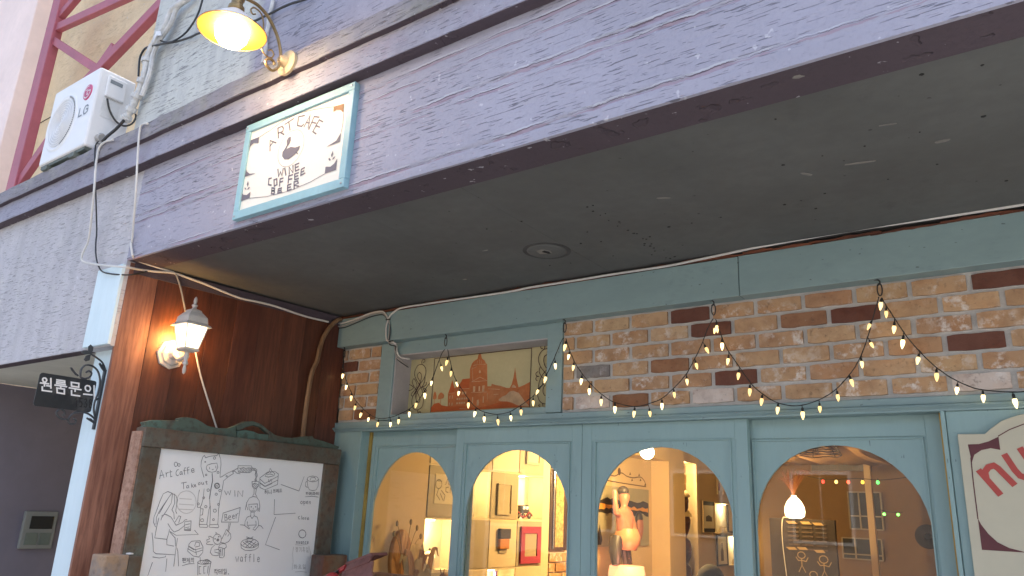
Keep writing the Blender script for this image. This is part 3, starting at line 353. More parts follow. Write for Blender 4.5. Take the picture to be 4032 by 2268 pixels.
BLADE_TEXT="1498,2020 1497,2016 1495,2012 1491,2011 1487,2012 1483,2016 1481,2020 1481,2025 1484,2028 1488,2029 1492,2028 1496,2025 1498,2020;1475,2005 1509,2006;1492,2005 1494,1994;1503,1997 1520,1997;1513,2031 1522,1989;1486,1989 1489,1974 1528,1974;1539,2029 1573,2029 1575,2021 1541,2021 1542,2013 1579,2013;1536,2005 1586,2005;1561,2005 1563,1994;1547,1993 1579,1993 1583,1972 1552,1973 1547,1993;1603,2028 1636,2028 1639,2011 1607,2011 1603,2028;1599,2002 1651,2001;1625,2002 1627,1990;1611,1991 1615,1972 1651,1972;1692,2011 1691,2005 1688,2000 1682,1999 1676,2001 1671,2005 1668,2012 1668,2018 1672,2023 1677,2024 1684,2023 1689,2018 1692,2011;1667,1983 1705,1985;1706,2028 1718,1969"
BLADE_NUM="1635,1954 1638,1962 1646,1924;1664,1963 1654,1963 1657,1945 1663,1948 1669,1938 1668,1926 1661,1926;1676,1960 1682,1964 1686,1956 1683,1946 1691,1937 1689,1925 1681,1928;1707,1955 1707,1950 1707,1947 1705,1945 1703,1947 1701,1950 1699,1955 1699,1959 1700,1963 1701,1964 1704,1963 1706,1960 1707,1955;1712,1936 1712,1931 1711,1927 1709,1925 1706,1927 1704,1930 1702,1935 1702,1941 1703,1944 1705,1946 1708,1945 1710,1941 1712,1936"
BLADE_SCROLL="1766,1834 1766,1971 1769,2109;1751,2096 1726,2139 1693,2159 1664,2171;1738,2114 1721,2131;1639,2057 1635,2089 1649,2115 1681,2117 1712,2096 1730,2052 1731,1999 1724,1952 1730,1908 1761,1846;1639,2057 1661,2054 1681,2067 1684,2085 1670,2092 1659,2082;1725,1962 1747,1982 1765,2011 1767,2051;1759,1853 1734,1882 1698,1900 1661,1900 1635,1886 1625,1860 1634,1845 1653,1847 1659,1860 1645,1868;1625,1860 1601,1861 1578,1870 1568,1887 1580,1901 1599,1897 1605,1882 1594,1878;1628,2062 1611,2072 1592,2088;1742,1909 1751,1943 1760,1967;1752,1855 1724,1868 1703,1878"
BLADE_LEAF="1664,2171 1649,2184 1646,2204 1654,2215 1669,2205 1670,2189;1664,2171 1640,2164 1620,2169 1624,2181 1645,2185;1664,2171 1664,2141 1649,2133 1638,2139 1644,2160;1708,2132 1713,2140 1738,2114 1749,2092 1725,2111;1584,2094 1593,2095 1628,2062 1615,2063;1745,1909 1746,1939 1759,1970 1760,1934;1699,1879 1722,1879 1752,1858 1725,1865"
W0="-3377,2402 -3353,2303 -3305,2211 -3237,2117 -3175,2063 -3118,2029 -3048,2007 -2966,2004 -2891,2016 -2820,2043 -2766,2086 -2709,2164 -2673,2200 -2636,2263 -2603,2325 -2587,2351"
W1="-2573,2350 -2526,2244 -2494,2183 -2456,2131 -2405,2069 -2363,2035 -2307,2012 -2222,1997 -2143,2006 -2085,2035 -2028,2074 -1989,2113 -1951,2173 -1907,2238 -1864,2318 -1852,2341"
W2="-1843,2339 -1811,2271 -1780,2211 -1743,2157 -1697,2104 -1643,2059 -1582,2026 -1483,2003 -1417,2011 -1357,2032 -1306,2076 -1256,2127 -1216,2184 -1174,2248 -1145,2308 -1120,2353"
W3="-1112,2352 -1081,2260 -1058,2207 -1027,2154 -981,2077 -935,2030 -875,1992 -798,1977 -722,1995 -667,2027 -619,2077 -579,2133 -543,2207 -512,2288 -484,2363"
W4="-477,2362 -461,2324 -435,2267 -405,2203 -366,2142 -318,2082 -257,2032 -198,2004 -102,1991 -58,1999"
BULBS="-3364,2259 -3325,2191 -3273,2126 -3235,2068 -3182,2026 -3117,1997 -3041,1970 -2942,1966 -2884,1980 -2809,2017 -2768,2062 -2708,2111 -2669,2173 -2601,2246 -2573,2278 -2538,2217 -2490,2158 -2478,2109 -2409,2047 -2366,2002 -2303,1973 -2217,1958 -2141,1973 -2083,1999 -2015,2039 -1996,2091 -1952,2149 -1896,2208 -1847,2296 -1826,2246 -1799,2192 -1755,2127 -1711,2079 -1650,2028 -1581,1993 -1489,1970 -1413,1966 -1358,1997 -1301,2041 -1243,2093 -1199,2157 -1151,2220 -1118,2298 -1106,2308 -1088,2232 -1067,2166 -1026,2104 -983,2038 -939,1997 -879,1961 -786,1940 -723,1958 -656,1998 -603,2051 -564,2115 -523,2183 -531,2254 -483,2329 -467,2294 -447,2236 -424,2182 -382,2116 -329,2055 -274,2003 -200,1973 -112,1956"
HOOKS="-3375,2414 -2590,2417 -1851,2422 -1120,2422 -481,2429"
CAB_WHITE_A="-3728,1595,3273 -3813,1595,3284 -3866,1595,3264 -3867,1595,3196 -3849,1595,3117 -3816,1595,2999 -3895,1650,2795 -3919,1650,2731 -3929,1650,2684 -3874,1650,2656 -3734,1650,2621 -3588,1650,2591 -3450,1650,2564 -3510,1746,2589 -3504,1813,2598 -3496,1909,2615 -3489,2002,2608 -3483,2076,2601 -3475,2167,2588 -3466,2282,2575 -3458,2375,2579 -3449,2496,2580 -3434,2681,2567 -3420,2849,2569"
CAB_WHITE_B="-3405,1597,3274 -3450,1597,3284 -3474,1597,3263 -3445,1597,3126 -3387,1597,2905 -3499,1675,2731 -3499,1675,2695 -3464,1675,2633 -3500,1716,2627 -3500,1806,2621 -3500,1910,2620"
CAB_BLACK_A="-3903,1600,3315 -3928,1600,3291 -3899,1600,3206 -3848,1600,3089 -3853,1660,2836 -3831,1660,2756 -3796,1660,2676 -3733,1660,2604 -3652,1660,2568 -3510,1686,2545 -3510,1750,2572 -3510,1788,2596"
CAB_BLACK_B="-3167,1630,3949 -3172,1630,3904 -3194,1630,3821 -3268,1630,3757 -3371,1630,3746 -3450,1630,3764 -3554,1630,3817 -3582,1630,3787"
CAB_BLACK_C="-2318,1640,3574 -2364,1640,3579 -2435,1640,3593 -2502,1640,3600 -2574,1640,3601 -2639,1640,3604 -2721,1640,3610 -2866,1640,3648 -3135,1640,3712 -3240,1640,3723 -3357,1640,3742 -3427,1620,3745 -3562,1620,3778 -3643,1620,3792 -3678,1620,3760 -3675,1620,3710 -3654,1620,3632"
CAB_BLACK_D="-4040,1653,3636 -4040,1679,3574 -4040,1722,3529 -4040,1768,3522 -4040,1808,3553 -4040,1823,3602 -4040,1810,3630"
PIPE="-3308,1625,4005 -3333,1625,3967 -3449,1625,3950 -3486,1625,3868 -3566,1625,3802 -3606,1625,3729 -3603,1625,3626 -3625,1625,3539 -3653,1625,3471 -3691,1625,3413 -3725,1625,3396"
PIPE_TAIL="-3667,1600,3368 -3735,1600,3338 -3809,1600,3320 -3857,1600,3302"
CAB_LANT_A="-3490,1917,2611 -3490,1955,2545 -3490,2002,2432"
CAB_LANT_B="-3475,2080,2246 -3475,2128,2133 -3475,2209,1983 -3475,2279,1857"
CONDUIT="-3410,2942,2604 -3410,2914,2594 -3410,2888,2575 -3410,2848,2525 -3410,2816,2460 -3410,2799,2388 -3410,2791,2322 -3410,2762,2234 -3410,2752,2004 -3410,2759,1838"
HC_A="-3436,2930,2580 -3404,2930,2575 -3366,2930,2576 -3264,2930,2591 -3165,2930,2609 -3091,2930,2612 -3050,2930,2603 -3023,2930,2578 -3010,2930,2555 -3018,2930,2524 -3017,2930,2488 -3011,2930,2452 -3001,2930,2432 -2971,2930,2426 -2933,2930,2408 -2979,2985,2404 -2974,2985,2383 -2959,2985,2357 -2929,2985,2340 -2872,2985,2329"
HC_B="-3422,2930,2559 -3369,2930,2559 -3308,2930,2570 -3238,2930,2584 -3164,2930,2599 -3089,2930,2604 -3054,2930,2598 -3027,2930,2575 -3006,2930,2551 -2993,2930,2514 -2991,2930,2478 -2993,2930,2433 -2979,2930,2418 -2940,2930,2407 -2992,2985,2405 -2982,2985,2369 -2967,2985,2344 -2936,2985,2324 -2882,2985,2295"
HC_C="-3009,2930,2555 -2998,2930,2575 -2976,2930,2590 -2931,2930,2609 -2852,2930,2613 -2760,2930,2612 -2597,2930,2611 -2179,2930,2606 -2054,2930,2611 -1895,2930,2610 -1756,2930,2610 -1583,2930,2611 -1419,2930,2609 -1289,2930,2609 -1165,2930,2615 -1022,2930,2622 -897,2930,2628 -558,2930,2633 -342,2930,2629 -143,2930,2626 -4,2930,2625 126,2930,2627"
SCONCE_PIPE="-2599,1650,3683 -2602,1650,3647 -2611,1650,3596 -2605,1650,3547 -2610,1650,3499 -2600,1650,3431 -2602,1650,3362"
CREST="1801,1845 1790,1859 1832,1873 1926,1883 1957,1886 1953,1894 1969,1901 1992,1906 2041,1904 2073,1894 2107,1879 2165,1874 2223,1878 2260,1896 2310,1922 2357,1930 2407,1921 2463,1892 2502,1875 2562,1869 2623,1872 2699,1889 2746,1895 2756,1882 2831,1874 2945,1855"
CREST_HOLE="2277,1871 2321,1895 2367,1910 2410,1904 2462,1874 2402,1871 2372,1879 2316,1882"
SPOTS="-535,1933 -166,1898 -41,1928 -61,2203 -217,2212 -484,2226 -549,2515 -633,2537 -364,2223 -205,2458 -609,2633 -40,2693 -603,2229 -691,2544 -350,2499 -1305,2219 -1280,2217 -1306,2264 -1302,2312 -1278,2307 -1300,2373 -1273,2407 -1298,2442 -1285,2502 -1281,2543 -1272,2553 -1276,2616 -1242,2609 -1267,2628 -1295,2672 -1305,2688 -1273,2688 -1288,2710 -1287,2738 -1298,2774 -1261,2782 -1331,2812 -1294,2876 -1282,2892 -1256,2880 -1597,2217 -1766,2216 -1434,2441 -1524,2543 -1440,2565 -1482,2746 -1132,2546 -1040,2551 -926,2549 -1796,2727 -1695,2743"

LAV = (.36, .36, .435)
m_fascia = concrete('lavender_concrete', LAV, None, mauve=(.33, .24, .30), seams=[(3.072, .006), (3.02, .004), (2.905, .007), (2.872, .005), (2.688, .006)], dash=.85)
m_band = concrete('lavender_band_concrete', mul(LAV, .95), (.30, .27, .33), dash=.6, grime=(.16, .15, .17))
m_ledge = concrete('weathered_ledge_concrete', (.27, .26, .29), (.36, .35, .32), dash=.6, grime=(.16, .17, .12), gst=.7)
m_upper = concrete('upper_wall_paint', mul(LAV, .98), (.55, .57, .54), dash=.7, alt_at=-2.62, streak=.3)
m_left = concrete('left_beam_concrete', (.53, .52, .54), (.56, .56, .55), dash=.5, grime=(.32, .32, .33), gst=.4, streak=.35)
m_purple_dark = concrete('underside_paint_and_shade', (.088, .069, .082), None, dash=.15)  # beam underside paint; also the painted shade under band and ledge
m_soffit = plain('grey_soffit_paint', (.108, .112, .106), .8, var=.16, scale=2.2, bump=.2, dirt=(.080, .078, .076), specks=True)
m_spot = plain('dark_hole', (.012, .012, .012), .9, bump=0)
m_scar = plain('bare_plaster_scar', (.22, .21, .19), .9, scale=30)
m_cream = plain('cream_soffit_paint', (.62, .63, .55), .8, scale=1.5)
m_dpurple = plain('dark_purple_wall_paint', (.22, .20, .235), .7, var=.1, scale=1.2, bump=.1)
m_teal = plain('teal_joinery_paint', (.225, .325, .325), .5, var=.07, scale=2.6, bump=.16, stretch=(1, 1, 2.4), dirt=(.19, .28, .28), specks=True)
m_teal_d = plain('teal_door_paint', (.25, .375, .365), .45, var=.06, scale=2.2, bump=.14, stretch=(3, 3, .7), dirt=(.21, .32, .33), specks=True)
m_post = plain('pale_blue_post_paint', (.64, .78, .82), .55, var=.05, scale=3, bump=.1, stretch=(3, 3, .5), dirt=(.56, .70, .74))
m_gold = plain('brass_edge', (.42, .27, .06), .45, .3, var=.25, scale=6)
m_plank = [wood('stained_plank_a', (.080, .024, .015), (.165, .053, .028), 'Z', .42), wood('stained_plank_b', (.070, .021, .011), (.15, .048, .022), 'Z', .42), wood('stained_plank_c', (.095, .031, .018), (.19, .066, .034), 'Z', .45)]
m_plank_w = wood('pale_plank', (.20, .075, .045), (.38, .175, .11), 'Z', .55)  # paler tones, used for the first plank only
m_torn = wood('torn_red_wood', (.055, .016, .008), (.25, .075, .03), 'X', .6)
m_mortar = plain('pale_mortar', (.50, .49, .46), .9, var=.12, scale=20, bump=.5)
m_black = plain('black_metal', (.014, .014, .015), .5, var=.2, bump=.05)
m_white = plain('white_coating', (.74, .74, .72), .45, var=.03, scale=5, bump=.03)
m_cable_w = plain('white_cable', (.62, .61, .57), .45, var=.06, bump=0)
m_cable_g = plain('grey_cable', (.34, .33, .30), .5, var=.1, bump=0)
m_cable_k = plain('black_cable', (.018, .02, .022), .45, bump=0)
m_steel = plain('bright_screw', (.45, .45, .46), .3, .9)
def brick_mat(name, stops, wash, wash_at=.60):
    b = NB(name); v = b.coord((1, 1, 1), True)
    oi = b.n('ObjectInfo')
    c = b.ramp(oi.outputs['Random'], stops)
    n1 = b.noise(v, 14, 5, .65); n2 = b.noise(v, 60, 4, .6); n3 = b.noise(v, 22, 6, .7); n4 = b.noise(v, 10, 3)
    c = b.mix(b.ramp(n1, [(.3, .6), (.55, 0.)]), c, b.mix(1.0, c, (.55, .45, .42), 'MULTIPLY'))
    c = b.mix(b.ramp(n4, [(.5, 0.), (.75, .45)]), c, b.mix(1.0, c, (1.1, .8, .55), 'MULTIPLY'))
    if wash is not None: c = b.mix(b.math('MULTIPLY', b.ramp(n3, [(wash_at, 0.), (wash_at + .14, .9)]), b.ramp(b.noise(v, 5, 2), [(.42, 0.), (.6, 1.)])), c, wash)
    c = b.mix(b.ramp(n2, [(.28, .5), (.42, 0.)]), c, (.08, .05, .04))
    b.bump(n2, .5, .004)
    return b.done(c, .85, spec=.2)
m_brick = brick_mat('tan_brick', [(0, (.42, .265, .15)), (.3, (.51, .345, .20)), (.55, (.40, .24, .14)), (.8, (.48, .33, .18)), (1, (.53, .39, .28))], (.70, .65, .59), .50)
m_brick_m = brick_mat('brown_brick', [(0, (.24, .12, .065)), (1, (.30, .16, .09))], (.58, .54, .50), .58)
m_brick_d = brick_mat('dark_brick', [(0, (.14, .060, .043)), (1, (.19, .090, .062))], None)
m_brick_w = brick_mat('whitewashed_brick', [(0, (.52, .46, .42)), (1, (.58, .50, .44))], (.64, .60, .56), .5)
m_brick_g = brick_mat('grey_brick', [(0, (.20, .19, .19)), (1, (.24, .23, .22))], (.45, .45, .45), .55)

# ------------------------------------------------------------------ ground and street
def grid_ground():
    mb = MB(); mb.add([(-60, -60, 0), (60, -60, 0), (60, 60, 0), (-60, 60, 0)], [(0, 1, 2, 3)])
    o = mb.build('ground', plain('pale_concrete_road', (.34, .335, .32), .9, var=.2, scale=3, bump=.4))
    struct(o)
    o = MB().box(-30, 30, .9, 3.0, .004, .12).build('pavement', plain('pavement_paving', (.38, .37, .35), .85, var=.15, scale=2, bump=.3)); struct(o)
grid_ground()

# ------------------------------------------------------------------ cafe building (painted concrete)
B = thing('cafe_building', (0, 1.7, 0), 'lavender painted concrete building with moulded ledge and deep dark grey soffit', 'building')
FY = 1.685
def relief(x, z):
    d = noise.fractal((x * 1.7, z * 3, 3.1), 1, 2, 4) * .0022
    zz = z - x * .018 + noise.fractal((x * 2.4, 1.3, .2), 1, 2, 5) * .018
    for i, z0 in enumerate((3.072, 3.02, 2.905, 2.872, 2.688)):
        t = zz - z0
        g = max(0, min(1, .5 + noise.noise((x * .9 + i * 7, i * 3.3, 0)) * 1.6))
        if t > 0: d -= .0030 * g * math.exp(-t / .035)
        d += .004 * g * math.exp(-(t / .006) ** 2)
    d += abs(noise.noise((x * 7, z * 60, 9))) ** 3 * .004
    return d
def skin(name, x0, x1, z0, z1, y, mat, dx=.012, dz=.006, f=relief, depth=.2, amp=1):
    nx, nz = int((x1 - x0) / dx), max(2, int((z1 - z0) / dz))
    vs, fs = [], []
    for i in range(nx + 1):
        x = x0 + (x1 - x0) * i / nx
        for k in range(nz + 1):
            z = z0 + (z1 - z0) * k / nz
            vs.append((x, y + f(x, z) * amp, z))
    for i in range(nx):
        for k in range(nz):
            a = i * (nz + 1) + k
            fs.append((a, a + nz + 1, a + nz + 2, a + 1))
    mb = MB().add(vs, fs)
    # bottom, top and ends back into the wall
    for k, zz in ((0, z0), (nz, z1)):
        b0 = len(mb.v)
        mb.v += [(x0 + (x1 - x0) * i / nx, y + depth, zz) for i in range(nx + 1)]
        mb.f += [(i * (nz + 1) + k, (i + 1) * (nz + 1) + k, b0 + i + 1, b0 + i) for i in range(nx)]
    for i, xx in ((0, x0), (nx, x1)):
        b0 = len(mb.v)
        mb.v += [(xx, y + depth, z0 + (z1 - z0) * k / nz) for k in range(nz + 1)]
        mb.f += [(i * (nz + 1) + k, i * (nz + 1) + k + 1, b0 + k + 1, b0 + k) for k in range(nz)]
    o = mb.build(name, mat, B, sm=True)
    return o
skin('fascia', -3.53, 1.6, 2.622, 3.10, FY, m_fascia, depth=.14)
rough = lambda x, z: noise.fractal((x * 3, z * 3, 1.1), 1, 2, 5) * .003 + max(0, noise.noise((x * 1.3, z * 1.3, 5))) * .003
skin('left_beam', -6.6, -3.532, 2.206, 3.10, FY + .002, m_left, .03, .02, rough, depth=.06)
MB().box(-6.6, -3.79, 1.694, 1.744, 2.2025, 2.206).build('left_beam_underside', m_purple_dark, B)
worn = lambda x, z: noise.fractal((x * 5, z * 9, 7.1), 1, 2, 5) * .0035
skin('moulding_band', -6.6, 1.6, 3.097, 3.214, 1.633, m_band, .02, .012, worn)
skin('ledge', -6.6, 1.6, 3.210, 3.292, 1.607, m_ledge, .015, .01, lambda x, z: worn(x, z) * 1.8, depth=.35)
MB().box(-6.6, 1.6, 1.6365, 1.69, 3.0945, 3.0975).build('band_shade_strip', m_purple_dark, B)  # thin dark strip standing in for the shade under the band
MB().box(-6.6, 1.6, 1.6105, 1.64, 3.2075, 3.2105).build('ledge_shade_strip', m_purple_dark, B)  # shade below the ledge, put in as a dark strip
MB().box(-3.68, 1.6, 1.664, 9.8, 3.288, 6.2).build('upper_wall', m_upper, B)
MB().box(-6.6, -3.682, 1.75, 9.0, 2.9, 3.285).build('terrace_slab', m_ledge, B)
MB().box(-6.6, 1.6, 1.87, 9.8, 2.68, 3.2).build('floor_slab', m_purple_dark, B)
# underside of the beam, painted like the beam but in a darker coat; the soffit boards behind it
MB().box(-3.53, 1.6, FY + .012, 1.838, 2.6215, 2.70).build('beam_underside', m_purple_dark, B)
xs = [-3.55, -2.105, -1.60, 1.6]
for a, b in zip(xs[:-1], xs[1:]):
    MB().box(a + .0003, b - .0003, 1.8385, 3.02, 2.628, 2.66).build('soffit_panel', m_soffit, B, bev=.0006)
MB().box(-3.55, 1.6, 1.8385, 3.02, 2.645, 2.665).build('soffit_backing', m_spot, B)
sp = MB()
rs = random.Random(3)
for p in SPOTS.split():
    x, y = (float(t) / 1000 for t in p.split(','))
    r = rs.uniform(.0022, .0055)
    sp.prism([(x + r * math.cos(a) * rs.uniform(.7, 1.4), y + r * math.sin(a) * rs.uniform(.7, 1.2)) for a in [i * math.pi / 4 for i in range(8)]], 'Z', 2.6268, 2.64)
o = sp.build('nail_holes', m_spot, B); o['kind'] = 'stuff'
m_soot = plain('sooty_ring', (.066, .066, .064), .9, var=.3, scale=14)
MB().lathe([(.0001, 0), (.080, 0), (.086, .003), (.088, .006)], (-1.70, 2.555, 2.6225), 40).build('patched_lamp_hole', m_soffit, B, sm=True)
MB().lathe([(.086, .0), (.096, -.0006), (.104, .0), (.104, .0012), (.086, .0012)], (-1.70, 2.555, 2.6268), 40).build('soot_ring', m_soot, B, sm=True)
MB().prism([(-1.73, 2.52), (-1.70, 2.512), (-1.675, 2.545), (-1.68, 2.565), (-1.70, 2.575), (-1.735, 2.555)], 'Z', 2.6205, 2.6225).build('plaster_scar', m_scar, B)
MB().prism([(-1.712, 2.535), (-1.695, 2.528), (-1.685, 2.55), (-1.69, 2.57), (-1.70, 2.57)], 'Z', 2.6190, 2.6205).build('lamp_wire_hole', m_spot, B)
for (x, y, a, l, wd) in ((-.40, 2.33, .2, .085, .010), (-.17, 2.30, .1, .05, .016), (-.56, 2.33, .9, .05, .012), (-.42, 1.74, .3, .035, .015), (-1.03, 2.28, .5, .05, .009), (-.28, 2.12, .2, .05, .005), (-2.28, 2.71, .4, .03, .01), (-1.93, 2.42, 0, .03, .007)):
    ca, sa = math.cos(a), math.sin(a)
    pts = []
    for i in range(9):
        t = 2 * math.pi * i / 9; rr = rs.uniform(.6, 1.1)
        u, v = l / 2 * math.cos(t) * rr, wd / 2 * math.sin(t) * rr
        pts.append((x + u * ca - v * sa, y + u * sa + v * ca))
    MB().prism(pts, 'Z', 2.6195 if y < 1.83 else 2.6255, 2.63).build('plaster_scar', m_scar, B)
# passage at the left: cream ceiling, dark purple side wall
MB().box(-5.6, -3.79, 1.7445, 6, 2.211, 2.40).build('passage_ceiling', m_cream, B)
MB().box(-6.6, -5.6, 1.69, 6, 0, 2.206).build('passage_wall', m_dpurple, B)
MB().box(-5.6, -3.5, 5.8, 6, 0, 2.206).build('passage_end_wall', m_dpurple, B)

# ------------------------------------------------------------------ timber partition with its blue corner post
Wd = thing('timber_partition', (-3.5, 1.75, 0), 'reddish brown plank side wall with pale blue corner post under the soffit', 'wall')
A0, A1 = Vector((-3.53, 1.705)), Vector((-3.425, 2.995))
npl = 9
for i in range(npl):
    a, b = A0.lerp(A1, i / npl), A0.lerp(A1, (i + 1) / npl)
    d = (b - a).normalized(); nrm = Vector((-d.y, d.x)) * 1.0
    off = rs.uniform(-.0015, .0015)
    a2, b2 = a + d * .0008, b - d * .0008
    a2 = a2 - nrm * off; b2 = b2 - nrm * off
    a3, b3 = a2 + nrm * .02, b2 + nrm * .02
    mb = MB().add([(a2.x, a2.y, .12), (b2.x, b2.y, .12), (b3.x, b3.y, .12), (a3.x, a3.y, .12), (a2.x, a2.y, 2.618), (b2.x, b2.y, 2.618), (b3.x, b3.y, 2.618), (a3.x, a3.y, 2.618)],
                  [(0, 1, 2, 3), (4, 5, 6, 7), (0, 1, 5, 4), (1, 2, 6, 5), (2, 3, 7, 6), (3, 0, 4, 7)])
    mb.build('plank', m_plank_w if i == 0 else m_plank[(i * 2 + (i // 3)) % 3], Wd, bev=.0012)
_d = (A1 - A0).normalized(); _n = Vector((_d.y, -_d.x))
q0, q1 = A0 + _d * .02 + _n * .003, A1 - _d * .03 + _n * .003
q2, q3 = q1 + _n * .006, q0 + _n * .006
MB().prism([tuple(q0), tuple(q1), tuple(q2), tuple(q3)], 'Z', 2.566, 2.6185).build('wall_head_board', m_purple_dark, Wd)
MB().box(-3.78, -3.56, 1.76, 3.02, .12, 2.20).build('partition_core', m_plank[1], Wd)
MB().box(-3.772, -3.533, 1.672, 1.704, 2.212, 2.602).build('post_cap_board', m_post, Wd, bev=.003)
MB().box(-3.775, -3.556, 1.705, 1.76, 2.214, 2.60).build('post_cap_backing', m_post, Wd)
MB().box(-3.79, -3.545, 1.748, 1.775, .12, 2.211).build('post', m_post, Wd, bev=.003)
MB().box(-3.5405, -3.532, 1.715, 1.725, .2, 2.10).build('edge_bead', wood('pale_edge_bead', (.25, .10, .045), (.40, .20, .09)), Wd)

# ------------------------------------------------------------------ shopfront
Sf = thing('shopfront', (-1.7, 3.0, 0), 'teal painted timber shopfront with brick panels and arched sliding doors', 'shopfront')
HX0 = -3.424
MB().box(HX0, -1.003, 2.938, 3.05, 2.434, 2.604).build('header_board', m_teal, Sf, bev=.003)
MB().box(-1.0005, 1.5, 2.938, 3.05, 2.434, 2.606).build('header_board', m_teal, Sf, bev=.003)
MB().box(HX0 - .03, 1.5, 2.99, 3.2, 2.60, 2.632).build('gap_batten', m_torn, Sf)  # red wood batten closing the gap above the header
# torn strip of old red wood left above the header
x = HX0
tn = 0
while x < 1.4:
    L = rs.uniform(.10, .32)
    z0 = 2.604 + rs.uniform(-.001, .003); z1 = z0 + rs.uniform(.008, .019)
    ys = 2.930 + rs.uniform(0, .008)
    mb = MB(); n = 9
    lo = [(x + L * i / n, z0 + rs.uniform(-.002, .002)) for i in range(n + 1)]
    hi = [(x + L * i / n, z1 - (.008 * abs(i - n / 2) / n) + rs.uniform(-.004, .003)) for i in range(n + 1)]
    mb.prism(lo + hi[::-1], 'Y', ys, 2.985)
    mb.build('torn_wood_strip', m_torn, Sf)
    x += L * rs.uniform(.8, 1.0)
    tn += 1
# posts of the transom and rails
MB().box(-3.104, -3.0, 2.992, 3.16, 2.0, 2.434).build('transom_post', m_teal, Sf, bev=.003)
MB().box(-1.972, -1.886, 2.992, 3.16, 2.0, 2.434).build('transom_post', m_teal, Sf, bev=.003)
MB().box(-3.0, -1.972, 3.0, 3.16, 2.364, 2.434).build('transom_rail', m_teal, Sf, bev=.002)
MB().box(-3.0, -1.972, 3.0, 3.16, 1.996, 2.030).build('transom_sill', m_teal, Sf, bev=.002)
m_reveal = plain('chalky_reveal_paint', (.42, .40, .40), .8, var=.1, scale=12, dirt=(.30, .30, .31))
MB().box(-3.0, -2.994, 3.004, 3.13, 2.03, 2.364).build('reveal', m_reveal, Sf)
MB().box(-2.994, -1.972, 3.004, 3.13, 2.3585, 2.364).build('reveal', m_reveal, Sf)
# sill and mouldings over the doors
MB().box(HX0, 1.5, 2.985, 3.16, 1.968, 1.9965).build('door_head_rail', m_teal, Sf, bev=.003)
prof = [(2.985, 1.968), (2.972, 1.966), (2.970, 1.960), (2.976, 1.956), (2.984, 1.950), (2.986, 1.944), (3.16, 1.944), (3.16, 1.968)]
mb = MB(); n = len(prof)
mb.add([(HX0, y, z) for y, z in prof] + [(1.5, y, z) for y, z in prof], [tuple(range(n)), tuple(range(2 * n - 1, n - 1, -1))] + [(i, (i + 1) % n, (i + 1) % n + n, i + n) for i in range(n)])
mb.build('door_head_moulding', m_teal, Sf)
# brick panels: mortar bed plus each brick
br_mesh = {}
def brick_mesh(Lm, h):
    k = (Lm, h, rs.randrange(3))
    if k in br_mesh: return br_mesh[k]
    rr = random.Random(hash(k) % 1000)
    l, t = Lm / 1000, h / 1000
    n = 7
    mb = MB()
    top = [(l * i / n + rr.uniform(-.0015, .0015) * (0 < i < n), t / 2 + rr.uniform(-.0022, .001)) for i in range(n + 1)]
    bot = [(l * i / n + rr.uniform(-.0015, .0015) * (0 < i < n), -t / 2 + rr.uniform(-.001, .0022)) for i in range(n + 1)]
    top[0] = (top[0][0] + .003, top[0][1] - .002); bot[0] = (bot[0][0] + .003, bot[0][1] + .002)
    top[-1] = (top[-1][0] - .003, top[-1][1] - .002); bot[-1] = (bot[-1][0] - .003, bot[-1][1] + .002)
    o2 = bot + top[::-1]
    mb.prism(o2, 'Y', 0, .02)
    me = mb.mesh('brick')
    br_mesh[k] = me
    return me
def place_brick(par, x0, x1, zc, y, mat, h=.058):
    L = round((x1 - x0) * 100) * 10
    if L < 20: return
    me = brick_mesh(L, int(h * 1000))
    o = inst('brick', me, None, par, (x0, y + rs.uniform(-.0025, .0025), zc), (0, rs.uniform(-.006, .006), 0), ((x1 - x0) / (L / 1000), 1, rs.uniform(.97, 1.03)))
    if not me.materials: me.materials.append(mat)
    o.material_slots[0].link = 'OBJECT'; o.material_slots[0].material = mat
    return o
def panel(x0, x1, special, ph):
    pm = MB().box(x0, x1, 3.008, 3.14, 1.9965, 2.436).build('brick_panel', m_mortar, Sf)
    for r in range(6):
        zc = 2.394 - r * .0708
        x = -1.719 + (0 if r % 2 == 0 else -.098) + ph
        while x > x0: x -= .19
        k = 0
        while x < x1:
            a, b = max(x + .006, x0 + .004), min(x + .184, x1 - .004)
            if b - a > .025:
                mt = m_brick
                for (rr_, xx, mm) in special:
                    if rr_ == r and a <= xx <= b: mt = mm
                if mt is m_brick and rs.random() < .03: mt = m_brick_m
                place_brick(pm, a, b, zc, 2.998, mt)
            x += .19
    return pm
panel(HX0, -3.104, [(1, -3.30, m_brick_d)], .045)
panel(-1.886, 1.5, [(0, -1.25, m_brick_d), (1, -1.15, m_brick_d), (3, -1.72, m_brick_g), (4, -1.05, m_brick_d), (1, -.57, m_brick_d), (0, -.14, m_brick_d), (3, -.18, m_brick_d), (5, -1.72, m_brick_w), (5, -.28, m_brick_w), (5, -1.1, m_brick_w)], 0)
# frame left and right of the doors
MB().box(HX0, -3.215, 2.995, 3.12, .12, 1.944).build('door_jamb', m_teal_d, Sf, bev=.003)
MB().box(-3.213, -3.196, 2.987, 3.12, .12, 1.944).build('jamb_bead', m_teal_d, Sf, bev=.002)
MB().box(-3.196, -3.18, 3.05, 3.115, .12, 1.944).build('track_channel', m_gold, Sf)
MB().box(-.336, -.322, 2.987, 3.12, .12, 1.944).build('jamb_bead', m_teal_d, Sf, bev=.002)
MB().box(-.345, -.337, 3.03, 3.115, .12, 1.944).build('track_channel', m_gold, Sf)
MB().box(-.321, 1.5, 2.995, 3.12, .12, 1.944).build('side_panel', m_teal_d, Sf, bev=.003)
